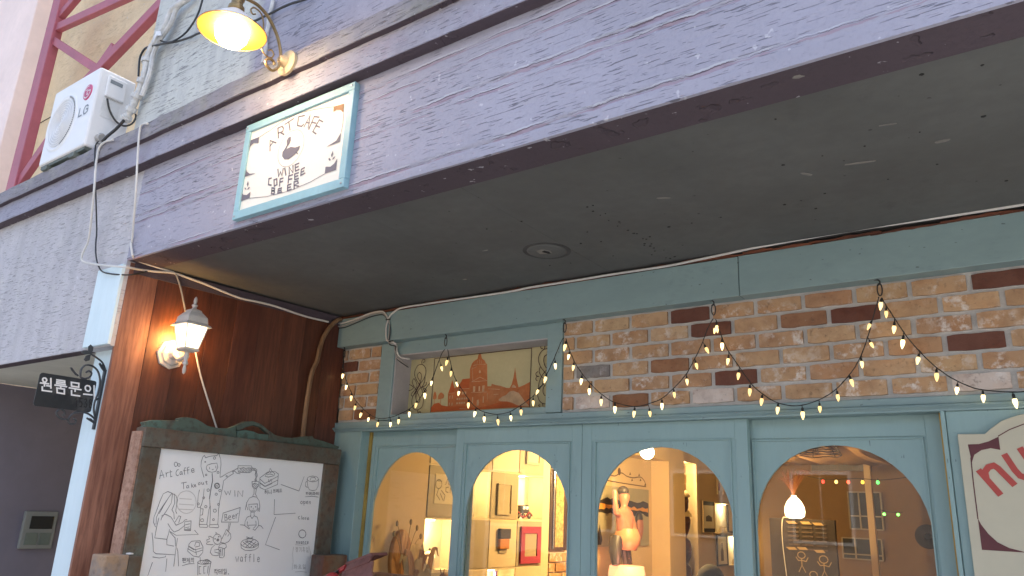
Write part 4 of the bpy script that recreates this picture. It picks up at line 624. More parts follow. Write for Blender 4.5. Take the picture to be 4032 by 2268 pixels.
# sliding doors: stiles and rails around an arched sheet, bead, glass
glass = NB('window_glass')
_tr = glass.n('BsdfTransparent'); _gl = glass.n('BsdfGlossy'); _fr = glass.n('Fresnel'); _mx = glass.n('MixShader')
_tr.inputs[0].default_value = (.97, .98, .97, 1); _gl.inputs['Roughness'].default_value = .015; _ge = glass.n('NewGeometry'); glass.l(glass.math('SUBTRACT', 1.5, glass.math('MULTIPLY', _ge.outputs['Backfacing'], .8333)), _fr.inputs[0])
glass.l(_fr.outputs[0], _mx.inputs[0]); glass.l(_tr.outputs[0], _mx.inputs[1]); glass.l(_gl.outputs[0], _mx.inputs[2])
glass.l(_mx.outputs[0], glass.t.nodes['Material Output'].inputs[0])
m_glass = glass.m
def arch_pts(cx, hw, zs, zt, n=22):
    return [(cx - hw * math.cos(math.pi * i / n), zs + (zt - zs) * math.sin(math.pi * i / n) ** .92) for i in range(n + 1)]
def door(x0, x1, y, cx, hw, zs, zt, bead, z1=1.944, st=.05):
    d = MB()
    z0 = .125
    # four rails as a frame, butted
    d.box(x0, x0 + st, y, y + .034, z0, z1); d.box(x1 - st, x1, y, y + .034, z0, z1)
    d.box(x0 + st, x1 - st, y + .0004, y + .0336, 1.868, z1); d.box(x0 + st, x1 - st, y + .0004, y + .0336, z0, .42)
    o = d.build('sliding_door', m_teal_d, Sf, bev=.0015)
    # arched sheet set 3 mm back
    a = [(x0 + st - .002, .42), (x0 + st - .002, 1.868), (x1 - st + .002, 1.868), (x1 - st + .002, .42)]
    ar = [(cx - hw, .5)] + arch_pts(cx, hw, zs, zt) + [(cx + hw, .5)]
    mb = MB()
    yy0, yy1 = y + .004, y + .016
    L = ar[:len(ar) // 2 + 1]; Rr_ = ar[len(ar) // 2:]
    mb.prism([(x0 + st - .002, .42), (x0 + st - .002, 1.868), (cx, 1.868)] + L[::-1] + [(cx - hw, .42)], 'Y', yy0, yy1)
    mb.prism([(x1 - st + .002, .42), (cx + hw, .42)] + Rr_[::-1] + [(cx, 1.868), (x1 - st + .002, 1.868)], 'Y', yy0, yy1)
    mb.build('arched_panel', m_teal_d, o)
    bl, bh = .006, .006
    bx0, bx1, bz = bead
    b = MB().box(bx0, bx1, y - .004, y + .004, bz - bh, bz).box(bx0, bx0 + bl, y - .004, y + .004, .42, bz - bh).box(bx1 - bl, bx1, y - .004, y + .004, .42, bz - bh)
    b.build('bead', m_teal_d, o, bev=.0012)
    MB().box(x0 + .02, x1 - .02, y + .0185, y + .0225, .43, 1.90).build('glass_pane', m_glass, o)
    return o
door(-3.179, -2.46, 3.062, -2.846, .298, 1.46, 1.832, (-3.132, -2.52, 1.862), st=.026)
door(-2.528, -1.784, 3.018, -2.146, .298, 1.50, 1.833, (-2.462, -1.846, 1.866))
door(-1.7825, -1.023, 3.018, -1.40, .306, 1.515, 1.837, (-1.716, -1.090, 1.868))
door(-1.09, -.346, 3.062, -.712, .305, 1.515, 1.840, (-1.02, -.404, 1.864))
# painted transom panel
m_tbg = plain('cream_paint_panel', (.50, .44, .24), .8, var=.08, scale=5, bump=.05, dirt=(.46, .38, .18))
m_tor = plain('orange_wash', (.50, .155, .045), .8, var=.25, scale=9, bump=0, dirt=(.52, .24, .10))
m_tor2 = plain('deep_orange_wash', (.50, .11, .025), .8, var=.2, scale=7, bump=0)
m_tor3 = plain('pale_orange_wash', (.56, .36, .20), .8, var=.2, scale=20, bump=0)
m_line = plain('dark_red_line_paint', (.05, .012, .012), .7, bump=0)
tp = MB().box(-2.994, -1.90, 3.13, 3.14, 2.03, 2.3585).build('painted_transom_panel', m_tbg, Sf, label='cream panel painted with an orange domed city skyline')
_clip = lambda polys: [[(u, min(max(v, 2.0315), 2.357)) for u, v in p] for p in polys]
MB().fill(_clip(D2(T_MASS)), 'Y', 3.1292).build('skyline_wash', m_tor, tp)
for q in _clip(D2(T_DARK)): MB().fill([q], 'Y', 3.1286).build('roof_wash', m_tor2, tp)
for q in _clip(D2(T_HOLE)): MB().fill([q], 'Y', 3.1280).build('window_mark', m_tor3, tp)
for q, t in zip(_clip(D2(T_TREE)), D2(T_TRUNK)): MB().fill([q], 'Y', 3.1284).ribbon([t], 'Y', 3.1282, .003).build('painted_tree', m_tor, tp)
MB().ribbon(D2(T_LIGHT), 'Y', 3.1276, .0022, .0001, .4).build('highlight_lines', m_tor3, tp)
MB().ribbon(_clip(D2(T_BORDER)), 'Y', 3.1272, .004).build('border_line', m_line, tp)
for dat in (T_SCROLL, T_SCROLL_R):
    MB().ribbon([[(p.x, p.y) for p in smooth([(u, v, 0) for u, v in q], 3)] for q in D2(dat)], 'Y', 3.1270, .0038, .0001, .15).build('scroll_ornament', m_line, tp)
# ------------------------------------------------------------------ neighbouring building with red steel frame
m_yel = concrete('ochre_render', (.86, .69, .44), (.87, .71, .47), dash=.15)
m_pink = plain('pink_render', (.90, .74, .68), .85, var=.08, scale=1.5, bump=.2)
m_red = plain('red_steel_paint', (.42, .11, .14), .5, var=.12, scale=3, bump=.05, dirt=(.35, .085, .11))
Nb = thing('neighbour_building', (-8, 2.6, 0), 'ochre rendered neighbouring building with pink corner strip beyond the ledge', 'building')
MB().box(-12, -4.3, 2.72, 3.2, 0, 10).build('rendered_wall', m_yel, Nb)
MB().box(-12, -8.12, 2.45, 2.72, 0, 10).build('pink_pilaster', m_pink, Nb, bev=.01)
MB().box(-8.12, -7.3, 2.716, 2.72, 5.13, 5.138).build('render_joint', m_spot, Nb)
Tr = thing('steel_frame', (-7.3, 2.45, 2.2), 'dark red steel column with diagonal braces on the ochre wall', 'steel frame')
MB().box(-7.47, -7.29, 2.38, 2.465, 2.2, 9).build('column', m_red, Tr, bev=.006)
def brace(a, b, w, d0, d1):
    a, b = Vector(a), Vector(b)
    t = (b - a).normalized(); nn = Vector((-t.y, t.x)) * w / 2
    MB().prism([tuple(a + nn), tuple(a - nn), tuple(b - nn), tuple(b + nn)], 'Y', d0, d1).build('brace', m_red, Tr, bev=.006)
brace((-7.32, 5.80), (-4.6, 5.40), .085, 2.40, 2.455)
brace((-7.32, 5.66), (-6.10, 4.90), .075, 2.405, 2.44)
brace((-6.40, 4.90), (-4.6, 5.50), .10, 2.395, 2.46)
brace((-7.36, 4.15), (-6.0, 5.12), .10, 2.402, 2.458)
brace((-7.32, 5.93), (-5.6, 6.54), .085, 2.40, 2.455)

# ------------------------------------------------------------------ air conditioner on the ledge
m_ac = plain('white_appliance_coat', (.78, .79, .79), .4, var=.02, scale=4, bump=.02)
m_acd = plain('green_grey_base', (.12, .14, .12), .6, var=.3, scale=14)
m_mag = plain('magenta_badge', (.60, .06, .17), .4, bump=0)
m_gry = plain('grey_badge_text', (.22, .25, .27), .5, bump=0)
Ac = thing('air_conditioner', (-4.33, 1.69, 3.292), 'white outdoor air conditioning unit with round fan grille standing on the ledge', 'air conditioner')
ax0, ax1, ay0, ay1, az0, az1 = -4.60, -4.06, 1.595, 1.80, 3.335, 3.815
MB().box(ax0, ax1, ay0, ay1, az0, az1).build('casing', m_ac, Ac, bev=.012)
MB().box(ax0 + .012, ax1 - .012, ay0 + .012, ay1 - .01, az0 - .018, az0 + .005).build('base_pan', m_acd, Ac)
for x in (ax0 + .1, ax1 - .12):
    MB().box(x - .03, x + .03, ay0 - .004, ay1 + .01, 3.290, az0 - .0175).build('foot', m_acd, Ac, bev=.003)
fc = (-4.415, 3.565)
My = Matrix.Rotation(R(90), 3, 'X')
MB().lathe([(.150, .001), (.168, .006), (.178, .001), (.183, .0)], (fc[0], ay0, fc[1]), 48, My).build('fan_ring', m_ac, Ac, sm=True)
for k in range(9):
    r = .018 + k * .0158
    MB().tube([(fc[0] + r * math.cos(2 * math.pi * i / 36), ay0 - .004, fc[1] + r * math.sin(2 * math.pi * i / 36)) for i in range(37)], .0022, 4, False).build('grille_ring', m_ac, Ac)
MB().lathe([(.0001, 0), (.150, 0), (.1505, .002)], (fc[0], ay0 - .0012, fc[1]), 40, My).build('fan_opening', plain('shadowed_fan_opening', (.66, .67, .68), .6), Ac)
dk = MB()
for k in range(34):
    a = R(-70 + k * 4.2); a2 = a + R(2.2)
    dk.fill([[(fc[0] + .153 * math.cos(a), fc[1] + .153 * math.sin(a)), (fc[0] + .163 * math.cos(a), fc[1] + .163 * math.sin(a)), (fc[0] + .163 * math.cos(a2), fc[1] + .163 * math.sin(a2)), (fc[0] + .153 * math.cos(a2), fc[1] + .153 * math.sin(a2))]], 'Y', ay0 - .0075)
dk.build('ring_slots', m_spot, Ac)
lc = (-4.152, 3.680)
lg = MB().lathe([(.0001, .004), (.046, .004), (.048, .0)], (lc[0], ay0, lc[1]), 32, My).build('badge', m_mag, Ac)
arc = [(lc[0] + .036 * math.cos(R(a)), lc[1] + .036 * math.sin(R(a))) for a in range(75, 372, 12)] + [(lc[0] + .012, lc[1] + .006)]
MB().ribbon([arc, [(lc[0], lc[1] + .018), (lc[0], lc[1] - .016), (lc[0] + .013, lc[1] - .016)]], 'Y', ay0 - .0052, .006).fill([[(lc[0] - .016 + .005 * math.cos(i), lc[1] + .015 + .005 * math.sin(i)) for i in (0, 1, 2, 3, 4, 5)]], 'Y', ay0 - .005).build('badge_mark', m_white, lg)
MB().ribbon([[(-4.205, 3.592), (-4.205, 3.542), (-4.170, 3.542)], [(-4.108, 3.582), (-4.122, 3.592), (-4.142, 3.590), (-4.152, 3.575), (-4.152, 3.556), (-4.142, 3.542), (-4.122, 3.541), (-4.106, 3.550), (-4.106, 3.567), (-4.124, 3.567)]], 'Y', ay0 - .0015, .009).build('badge_lettering', m_gry, Ac)
MB().box(ax1 + .0005, ax1 + .018, 1.638, 1.745, 3.650, 3.782).build('valve_cover', m_ac, Ac, bev=.008)
MB().box(ax1 + .0182, ax1 + .0195, 1.652, 1.72, 3.735, 3.757).build('grip_slot', m_gry, Ac)
MB().box(ax1 + .0005, ax1 + .002, 1.64, 1.735, 3.53, 3.63).build('rating_label', plain('pale_label', (.70, .71, .70), .5), Ac)
MB().tube([(ax1 + .004, 1.66, 3.40), (ax1 + .05, 1.66, 3.39)], .022, 10).tube([(ax1 + .03, 1.66, 3.36), (ax1 + .03, 1.66, 3.42)], .012, 8).build('service_valve', plain('dull_valve_metal', (.45, .44, .42), .5, .5), Ac, sm=True)

# ------------------------------------------------------------------ pipes and cables
def cable(name, data, r, mat, label, cat='cable', n=3, grp=None):
    o = MB().tube(smooth(D3(data), n), r, 7).build(name, mat, None, sm=True)
    return tag(o, label, cat, grp)
m_tape = plain('wrapped_pipe_tape', (.60, .61, .60), .7, var=.2, scale=25, bump=.6, dirt=(.32, .32, .31))
Pp = thing('wrapped_pipe', D3(PIPE)[-1], 'bundle of pipes wrapped in pale tape along the upper wall edge', 'pipe')
pp = smooth(D3(PIPE), 10)
MB().tube(pp, [.017 + .005 * noise.noise((i * .55, 3, 1)) for i in range(len(pp))], 9).build('tape_sleeve', m_tape, Pp, sm=True)
p2 = [(x + .045, y + .004, z + .005) for x, y, z in pp[:-24]]
MB().tube(p2, .013, 8).build('second_pipe', m_tape, Pp, sm=True)
for k in (52, 64, 74, 84, 93):
    if k < len(pp) - 1:
        t = (pp[k + 1] - pp[k]).normalized()
        MB().tube([pp[k] - t * .012, pp[k] + t * .012], .0275, 9).build('tape_knot', m_tape, Pp, sm=True)
fl = [Vector(pp[38]) + Vector(v) for v in ((.02, -.02, .03), (.09, -.03, .0), (.12, -.035, -.04), (.06, -.03, -.015), (.035, -.03, -.05))]
MB().add(fl + [v + Vector((0, .002, 0)) for v in fl], [(0, 1, 2, 3, 4), (9, 8, 7, 6, 5)]).build('loose_tape_end', m_white, Pp)
MB().tube(smooth(D3(PIPE_TAIL), 3), .008, 7).build('pipe_tail', m_cable_k, Pp, sm=True)
cable('cable', CAB_WHITE_A, .0055, m_cable_w, 'white cable looping from air conditioner to blue post and along the timber wall')
cable('cable', CAB_WHITE_B, .005, m_cable_w, 'straight white cable hanging over the ledge right of the air conditioner')
cable('cable', CAB_BLACK_A, .0038, m_cable_k, 'black cable hanging beside the white loop above the blue post')
cable('cable', CAB_BLACK_B, .0048, m_cable_k, 'black cable curving down from the top beside the wrapped pipe')
cable('cable', CAB_BLACK_C, .0055, m_cable_k, 'long black cable strung behind the curved arm lamp')
cable('cable', CAB_BLACK_D, .0055, m_cable_k, 'short dark cable drooping from the side of the air conditioner')
cable('cable', CAB_LANT_A, .0045, m_cable_g, 'grey wire running down to the top of the lantern')
cable('cable', CAB_LANT_B, .0045, m_cable_w, 'pale wire running from the lantern down behind the whiteboard')
cable('conduit', CONDUIT, .013, wood('brown_conduit_paint', (.16, .09, .045), (.28, .17, .09)), 'brown conduit curving down the rear corner of the timber wall', 'conduit')
Hc = thing('cable_bundle', D3(HC_A)[0], 'pale cables tied together across the left end of the teal header', 'cables')
MB().tube(smooth(D3(HC_A), 3), .0045, 7).build('cable_strand', m_cable_w, Hc, sm=True)
MB().tube(smooth(D3(HC_B), 3), .0045, 7).build('cable_strand', m_cable_g, Hc, sm=True)
MB().tube([(x + .006, y, z - .012) for x, y, z in smooth(D3(HC_B), 3)], .0028, 6).build('cable_strand', m_cable_k, Hc, sm=True)
for k in (8, 13):
    x, y, z = D3(HC_A)[k]
    MB().tube([(x - .012, y - .004, z), (x + .02, y - .004, z)], .004, 6).build('tie', m_cable_k, Hc)
cable('cable', HC_C, .0052, m_cable_w, 'white cable clipped along the whole top of the teal header')
cable('conduit', SCONCE_PIPE, .009, m_tape, 'thin pale conduit on the upper wall behind the curved arm lamp', 'conduit')

# ------------------------------------------------------------------ gooseneck lamp
m_brass = plain('aged_brass', (.30, .21, .10), .35, .75, var=.25, scale=20)
m_rust = plain('rusty_cream_plate', (.52, .42, .26), .6, var=.12, scale=18, dirt=(.25, .08, .025))
m_shade_in = plain('pale_shade_inside', (.72, .27, .035), .6, var=.03, bump=0)
m_shade_out = plain('cream_enamel', (.70, .68, .66), .35, var=.03)
LX = -2.354
Gl = thing('gooseneck_lamp', (LX, 1.606, 3.249), 'lit brass wall lamp with curled arm and wide conical shade above the sign', 'wall lamp')
MB().lathe([(.054, 0), (.054, .012), (.048, .016), (.026, .018), (.024, .03), (.015, .045), (.0001, .048)], (LX, 1.607, 3.249), 28, My).build('wall_plate', m_rust, Gl, sm=True)
arm = [(1.562, 3.249), (1.564, 3.212), (1.538, 3.181), (1.510, 3.188), (1.503, 3.207), (1.518, 3.224), (1.538, 3.221), (1.543, 3.210)]
MB().tube(smooth([(LX, y, z) for y, z in arm], 4), .0058, 8).tube([(LX, 1.575, 3.249), (LX, 1.558, 3.249)], .008, 8).build('lower_scroll', m_brass, Gl, sm=True)
arm = [(1.562, 3.235), (1.566, 3.265), (1.548, 3.317), (1.521, 3.359), (1.481, 3.397), (1.435, 3.416), (1.390, 3.414), (1.356, 3.405), (1.342, 3.390)]
MB().tube(smooth([(LX, y, z) for y, z in arm], 5), .0068, 8).build('arm', m_brass, Gl, sm=True)
a2 = [(1.428, 3.374), (1.415, 3.366), (1.405, 3.380), (1.420, 3.397), (1.452, 3.390), (1.468, 3.355), (1.472, 3.310), (1.470, 3.262), (1.490, 3.232), (1.520, 3.228), (1.534, 3.250), (1.520, 3.265), (1.508, 3.255)]
MB().tube(smooth([(LX, y, z) for y, z in a2], 4), .0032, 7).build('inner_scroll', m_brass, Gl, sm=True)
sy = 1.345
MB().lathe([(.016, .405), (.026, .400), (.026, .385), (.022, .382), (.022, .360), (.030, .352), (.031, .338), (.026, .330)], (LX, sy, 3.0), 20).build('socket', m_brass, Gl, sm=True)
MB().lathe([(.028, 3.332), (.060, 3.305), (.095, 3.272), (.1255, 3.246)], (LX, sy, 0), 40).build('shade', m_shade_out, Gl, sm=True)
MB().lathe([(.026, 3.329), (.058, 3.303), (.094, 3.2695), (.1245, 3.2445)], (LX, sy, 0), 40).build('shade_lining', m_shade_in, Gl, sm=True)
MB().tube([(LX + .1255 * math.cos(2 * math.pi * i / 40), sy + .1255 * math.sin(2 * math.pi * i / 40), 3.2445) for i in range(41)], .0022, 5, False).build('shade_rim', m_brass, Gl, sm=True)
WARM = (1, .78, .46)
MB().lathe([(.014, .325), (.022, .310), (.040, .29), (.056, .262), (.062, .240), (.057, .214), (.043, .193), (.022, .181), (.0001, .178)], (LX, sy, 3.0), 20).build('bulb', glow('warm_bulb', (1, .82, .52), 22), Gl, sm=True)
def lamp_light(parent, loc, power, color=WARM, r=.04):
    d = bpy.data.lights.new('lamp_glow', 'POINT'); d.energy = power; d.color = color; d.shadow_soft_size = r
    o = bpy.data.objects.new('lamp_glow', d); COL.objects.link(o); o.parent = parent
    b = ORG[parent.name]; o.location = (loc[0] - b[0], loc[1] - b[1], loc[2] - b[2])

lamp_light(Gl, (LX, sy, 3.15), .8, (1, .50, .15), .05)

# ------------------------------------------------------------------ framed cafe sign on the fascia
m_signblue = plain('sky_blue_frame_paint', (.27, .47, .53), .5, var=.08, scale=8, dirt=(.34, .50, .54))
m_panel = plain('cream_sign_panel', (.74, .73, .66), .45, var=.02, scale=3, bump=.02)
m_ink = plain('grey_violet_ink', (.15, .14, .17), .6, bump=0)
m_inkb = plain('brown_ink', (.30, .14, .05), .6, bump=0)
Sg = thing('cafe_sign', (-2.33, 1.68, 2.648), 'cream sign with swan emblem and grey lettering in blue frame on the fascia', 'sign')
sx0, sx1, sz0, sz1 = -2.664, -1.994, 2.648, 3.080
fw = .033
MB().box(sx0, sx0 + fw, 1.659, 1.684, sz0 + .0365, sz1 - fw).build('frame_bar', m_signblue, Sg, bev=.002)
MB().box(sx1 - fw, sx1, 1.659, 1.684, sz0 + .0365, sz1 - fw).build('frame_bar', m_signblue, Sg, bev=.002)
MB().box(sx0, sx1, 1.6585, 1.684, sz1 - fw, sz1).build('frame_bar', m_signblue, Sg, bev=.002)
MB().box(sx0, sx1, 1.6585, 1.684, sz0, sz0 + .036).build('frame_bar', m_signblue, Sg, bev=.002)
sp_ = MB().box(sx0 + fw, sx1 - fw, 1.668, 1.68, sz0 + .036, sz1 - fw).build('sign_panel', m_panel, Sg)
MB().box(sx0, sx1, 1.6815, 1.69, sz0 + .001, sz1 - .001).build('back_board', m_signblue, Sg)
k_ = 1.667 / 1.66
sc2 = lambda polys: [[(u * k_, 1.55 + (v - 1.55) * k_) for u, v in p] for p in polys]
st_ = sc2(D2(SIGN_TEXT))
ends_ = (2, 4, 6, 7, 9, 11, 13, 14, 15, 16, 18, 19, 20, 22, 24, 26, 28, 29, 31, 33, 34)
for a_, b_ in zip((0,) + ends_[:-1], ends_): MB().ribbon(st_[a_:b_], 'Y', 1.6668, .0066, .0001).build('letter', m_ink, sp_)
print('letters', len(st_))
MB().ribbon(sc2(D2(SIGN_LINE)), 'Y', 1.6666, .0022).ribbon(sc2([[(-2.336 + .0785 * math.cos(R(a)), 2.890 + .0785 * math.sin(R(a))) for a in range(0, 361, 8)]]), 'Y', 1.6664, .0016).build('border_lines', m_ink, sp_)
fl_ = sc2(D2(SIGN_FILL))
for i, q in enumerate(fl_):
    if i != 3: MB().fill([q], 'Y', 1.6662).build('swan' if i == 0 else 'swan_foot' if i == 1 else 'corner_mark' if i < 8 else 'leaf_mark', m_ink, sp_)
MB().fill(fl_[3:4], 'Y', 1.6662).build('brown_corner_mark', m_inkb, sp_)
for x, z in ((sx0 + .013, sz1 - .014), (sx1 - .016, sz1 - .014), (sx0 + .013, sz0 + .014), (sx1 - .016, sz0 + .016)):
    MB().lathe([(.0045, 0), (.0035, .003), (.0001, .0035)], (x, 1.6583, z), 10, My).build('screw', m_steel, Sg, sm=True)

# ------------------------------------------------------------------ coach lantern on the timber wall
m_lant = plain('off_white_lantern_coat', (.60, .56, .50), .55, var=.08, scale=20, bump=.15, dirt=(.42, .38, .32))
lx, ly = -3.36, 1.968
Ln = thing('wall_lantern', (-3.50, 1.975, 2.215), 'lit off white square lantern on the brown timber wall', 'wall lantern')
Mx = Matrix.Rotation(R(90), 3, 'Y')
MB().lathe([(.075, 0), (.072, .008), (.058, .012), (.052, .02), (.03, .024), (.02, .05)], (-3.512, 1.975, 2.215), 8, Mx).build('back_plate', m_lant, Ln)
MB().tube(smooth([(-3.47, 1.975, 2.21), (-3.43, 1.973, 2.185), (-3.39, 1.97, 2.19), (lx, ly, 2.192)], 4), .012, 8).build('arm', m_lant, Ln, sm=True)
MB().lathe([(.0001, 2.106), (.007, 2.113), (.009, 2.130), (.006, 2.150), (.013, 2.156), (.013, 2.162), (.009, 2.168), (.011, 2.185), (.014, 2.192), (.011, 2.205), (.014, 2.215), (.014, 2.220)], (lx, ly, 0), 14).build('stem', m_lant, Ln, sm=True)
MB().frust((lx, ly), (.026, .026), (.040, .040), 2.214, 2.222).frust((lx, ly), (.040, .040), (.036, .036), 2.222, 2.234).build('lower_collar', m_lant, Ln, bev=.0015)
w0, w1, g0, g1 = .0345, .0535, 2.234, 2.338
MB().frust((lx, ly), (w0 - .002, w0 - .002), (w1 - .002, w1 - .002), g0, g1, True).build('lantern_glass', glow('lit_frosted_glass', (1, .80, .48), 2.2), Ln)
for sx in (-1, 1):
    for sy2 in (-1, 1):
        MB().tube([(lx + sx * w0, ly + sy2 * w0, g0), (lx + sx * w1, ly + sy2 * w1, g1)], .0035, 5).build('corner_bar', m_lant, Ln)
MB().frust((lx, ly), (.070, .070), (.064, .064), 2.338, 2.345).frust((lx, ly), (.0655, .0655), (.052, .052), 2.345, 2.356).frust((lx, ly), (.054, .054), (.050, .050), 2.356, 2.385).frust((lx, ly), (.050, .050), (.032, .032), 2.385, 2.408).frust((lx, ly), (.030, .030), (.026, .026), 2.408, 2.420).frust((lx, ly), (.026, .026), (.012, .012), 2.420, 2.427).build('roof', m_lant, Ln, bev=.0015)
MB().lathe([(.012, 2.427), (.009, 2.435), (.014, 2.443), (.014, 2.447), (.006, 2.453), (.009, 2.465), (.008, 2.478), (.003, 2.488), (.0001, 2.49)], (lx, ly, 0), 12).build('finial', m_lant, Ln, sm=True)

lamp_light(Ln, (lx - .085, ly, 2.29), 1.25, (1, .50, .12), .03)

# ------------------------------------------------------------------ small blade sign on scroll bracket
m_plate = plain('black_sign_plate', (.022, .026, .03), .35, var=.3, scale=9, dirt=(.16, .15, .13))
m_ironc = plain('wrought_iron_grey', (.06, .065, .07), .5, .3, var=.2)
m_num = plain('faded_black_number', (.008, .008, .008), .6, bump=0)
Bl = thing('blade_sign', (-3.65, 1.745, 1.96), 'small black hanging sign with white Korean letters on a scrolled iron bracket', 'sign')
def rrect(u0, u1, v0, v1, r, n=4):
    out = []
    for cu, cv, a0 in ((u1 - r, v1 - r, 0), (u0 + r, v1 - r, 90), (u0 + r, v0 + r, 180), (u1 - r, v0 + r, 270)):
        out += [(cu + r * math.cos(R(a0 + 90 * i / n)), cv + r * math.sin(R(a0 + 90 * i / n))) for i in range(n + 1)]
    return out
bp = MB().prism(rrect(1.466, 1.715, 1.904, 2.051, .012), 'X', -3.654, -3.6505).build('sign_plate', m_plate, Bl)
MB().ribbon(D2(BLADE_TEXT), 'X', -3.6495, .0068, .0001).build('lettering', m_white, bp)
MB().ribbon(D2(BLADE_NUM), 'X', -3.6497, .004).build('number', m_num, bp)
for q in D2(BLADE_SCROLL):
    MB().tube(smooth([(-3.652, u, v) for u, v in q], 4), .0045, 6).build('scroll', m_ironc, Bl, sm=True)
for q in D2(BLADE_LEAF):
    MB().prism(q, 'X', -3.656, -3.650).build('leaf', m_ironc, Bl, bev=.001)
MB().box(-3.66, -3.645, 1.738, 1.748, 1.83, 2.11).build('wall_bar', m_ironc, Bl)

# ------------------------------------------------------------------ intercom in the passage
Ic = thing('intercom', (-5.59, 2.43, 1.2), 'grey door intercom panel on the dark purple passage wall', 'intercom')
m_ic = plain('grey_green_plastic', (.26, .27, .24), .5, var=.05)
MB().box(-5.6, -5.57, 2.335, 2.54, 1.18, 1.415).build('housing', m_ic, Ic, bev=.006)
MB().box(-5.5695, -5.566, 2.375, 2.515, 1.305, 1.385).build('screen', plain('dark_glass', (.01, .014, .016), .12, bump=0), Ic)
MB().box(-5.5695, -5.565, 2.36, 2.435, 1.205, 1.28).build('speaker_key', plain('dull_green_key', (.17, .20, .16), .5), Ic, bev=.003)
MB().box(-5.5695, -5.565, 2.445, 2.515, 1.205, 1.28).build('call_key', plain('dull_green_key_b', (.15, .18, .15), .5), Ic, bev=.003)

# ------------------------------------------------------------------ whiteboard in weathered frame
m_fr = weathered('weathered_green_wood', (.13, .085, .05), (.135, .155, .125), True, (1, 1, 1), .48)
m_fr2 = weathered('weathered_brown_wood', (.15, .09, .055), (.135, .145, .115), True, (1, 1, 1), .50)
m_edge = wood('raw_board_edge', (.30, .15, .09), (.52, .33, .24), 'Y', .7, fine=.7)
m_crest = weathered('green_crest_paint', (.13, .09, .06), (.10, .165, .13), True, (1, 1, 1), .40)
m_wb = plain('whiteboard_face', (.90, .90, .87), .35, var=.02, scale=2.5, bump=.01)
m_pen = plain('pencil_grey_ink', (.17, .17, .17), .7, bump=0)
m_pen2 = plain('erased_ink', (.58, .57, .54), .7, bump=0)
Wb = thing('whiteboard', (-3.33, 2.36, .12), 'framed whiteboard with cafe doodles and Korean writing leaning by the timber wall', 'whiteboard')
fx0, fx1 = -3.36, -3.285
MB().box(fx0, fx1, 1.792, 1.880, .5, 1.753).build('frame_stile', m_fr, Wb, bev=.004)
MB().box(fx0, fx1, 2.828, 2.93, .5, 1.753).build('frame_stile', m_fr2, Wb, bev=.004)
MB().box(fx0 - .003, fx1 + .003, 1.79, 2.932, 1.7535, 1.838).build('frame_rail', m_fr2, Wb, bev=.004)
MB().box(fx0, fx1, 1.792, 2.93, .42, .4995).build('frame_rail', m_fr, Wb, bev=.004)
MB().box(fx0 - .02, fx1 - .012, 1.782, 1.7915, .5, 1.82).build('raw_edge', m_edge, Wb)
bd = MB().box(-3.32, -3.301, 1.8805, 2.8275, .5, 1.753).build('board', m_wb, Wb)
for nm_, grp in zip(('cafe_lettering', 'take_out_lettering', 'costume_figure_drawing', 'win_lettering', 'reading_girl_drawing', 'beer_placard_drawing', 'bird_drawing', 'cake_drawing', 'cup_drawing', 'pancake_lettering', 'cocktail_lettering', 'win_lettering', 'bottle_drawing', 'wine_glass_drawing', 'bob_hair_girl_drawing', 'honey_bread_drawing', 'frame_corner_lines', 'mug_drawing', 'opening_hours_lettering', 'waffle_drawing', 'honey_bread_lettering', 'latte_lettering', 'name_lettering', 'waffle_lettering'), BOARD_DARK.split('|')):
    MB().ribbon(D2(grp), 'X', -3.3000, .0025, .00015, .25).build(nm_, m_pen, bd)
MB().ribbon(D2(BOARD_FAINT), 'X', -3.3004, .003, .0001).build('erased_marks', m_pen2, bd)
cr = D2(CREST)[0]
ch = D2(CREST_HOLE)[0]
base = 1.8385
def crest_poly(lo, hi): return [(u, v) for u, v in cr if lo <= u <= hi]
# left wave, arch band over the slot, right tail
sl0, sl1 = ch[0][0], ch[4][0]
left = [(1.79, base)] + [(u, max(v, base + .004)) for u, v in cr if u <= sl0] + [(sl0, base)]
right = [(sl1, base)] + [(u, max(v, base + .003)) for u, v in cr if u >= sl1] + [(2.93, base)]
top = [(u, v) for u, v in cr if sl0 < u < sl1]
top = [left[-2]] + top + [right[1]]
under = ch[0:5]
lowb = [(sl0, base)] + ch[:1] + ch[:4:-1] + [ch[4]] + [(sl1, base)]
MB().prism(left, 'X', -3.345, -3.315).build('crest', m_crest, Wb, bev=.003)
MB().prism(right, 'X', -3.345, -3.315).build('crest', m_crest, Wb, bev=.003)
MB().prism(top + under[::-1], 'X', -3.344, -3.316).build('crest', m_crest, Wb, bev=.003)
MB().prism([(sl0, base), (sl0, ch[0][1])] + [(u, v) for u, v in ch[:4:-1]] + [(sl1, ch[4][1]), (sl1, base)], 'X', -3.343, -3.317).build('crest', m_crest, Wb, bev=.003)
# feet and leg ends of its stand
m_stub = weathered('worn_stand_wood', (.38, .25, .15), (.20, .20, .21), True, (1, 1, 1), .55)
m_stub2 = weathered('worn_stand_wood_dark', (.13, .055, .035), (.10, .11, .09), True, (1, 1, 1), .55)
MB().box(-3.262, -3.15, 1.648, 1.745, .13, 1.312).build('stand_leg', m_stub, Wb, bev=.006)
MB().box(-3.2625, -3.1495, 1.745, 1.80, .13, 1.306).build('stand_leg', m_fr, Wb, bev=.006)
MB().box(-3.255, -3.16, 2.775, 2.94, .13, 1.290).build('stand_leg', m_stub2, Wb, bev=.006)
MB().lathe([(.014, 1.3125), (.014, 1.317), (.0001, 1.319)], (-3.19, 1.765, 0), 12).build('white_cap', m_white, Wb)

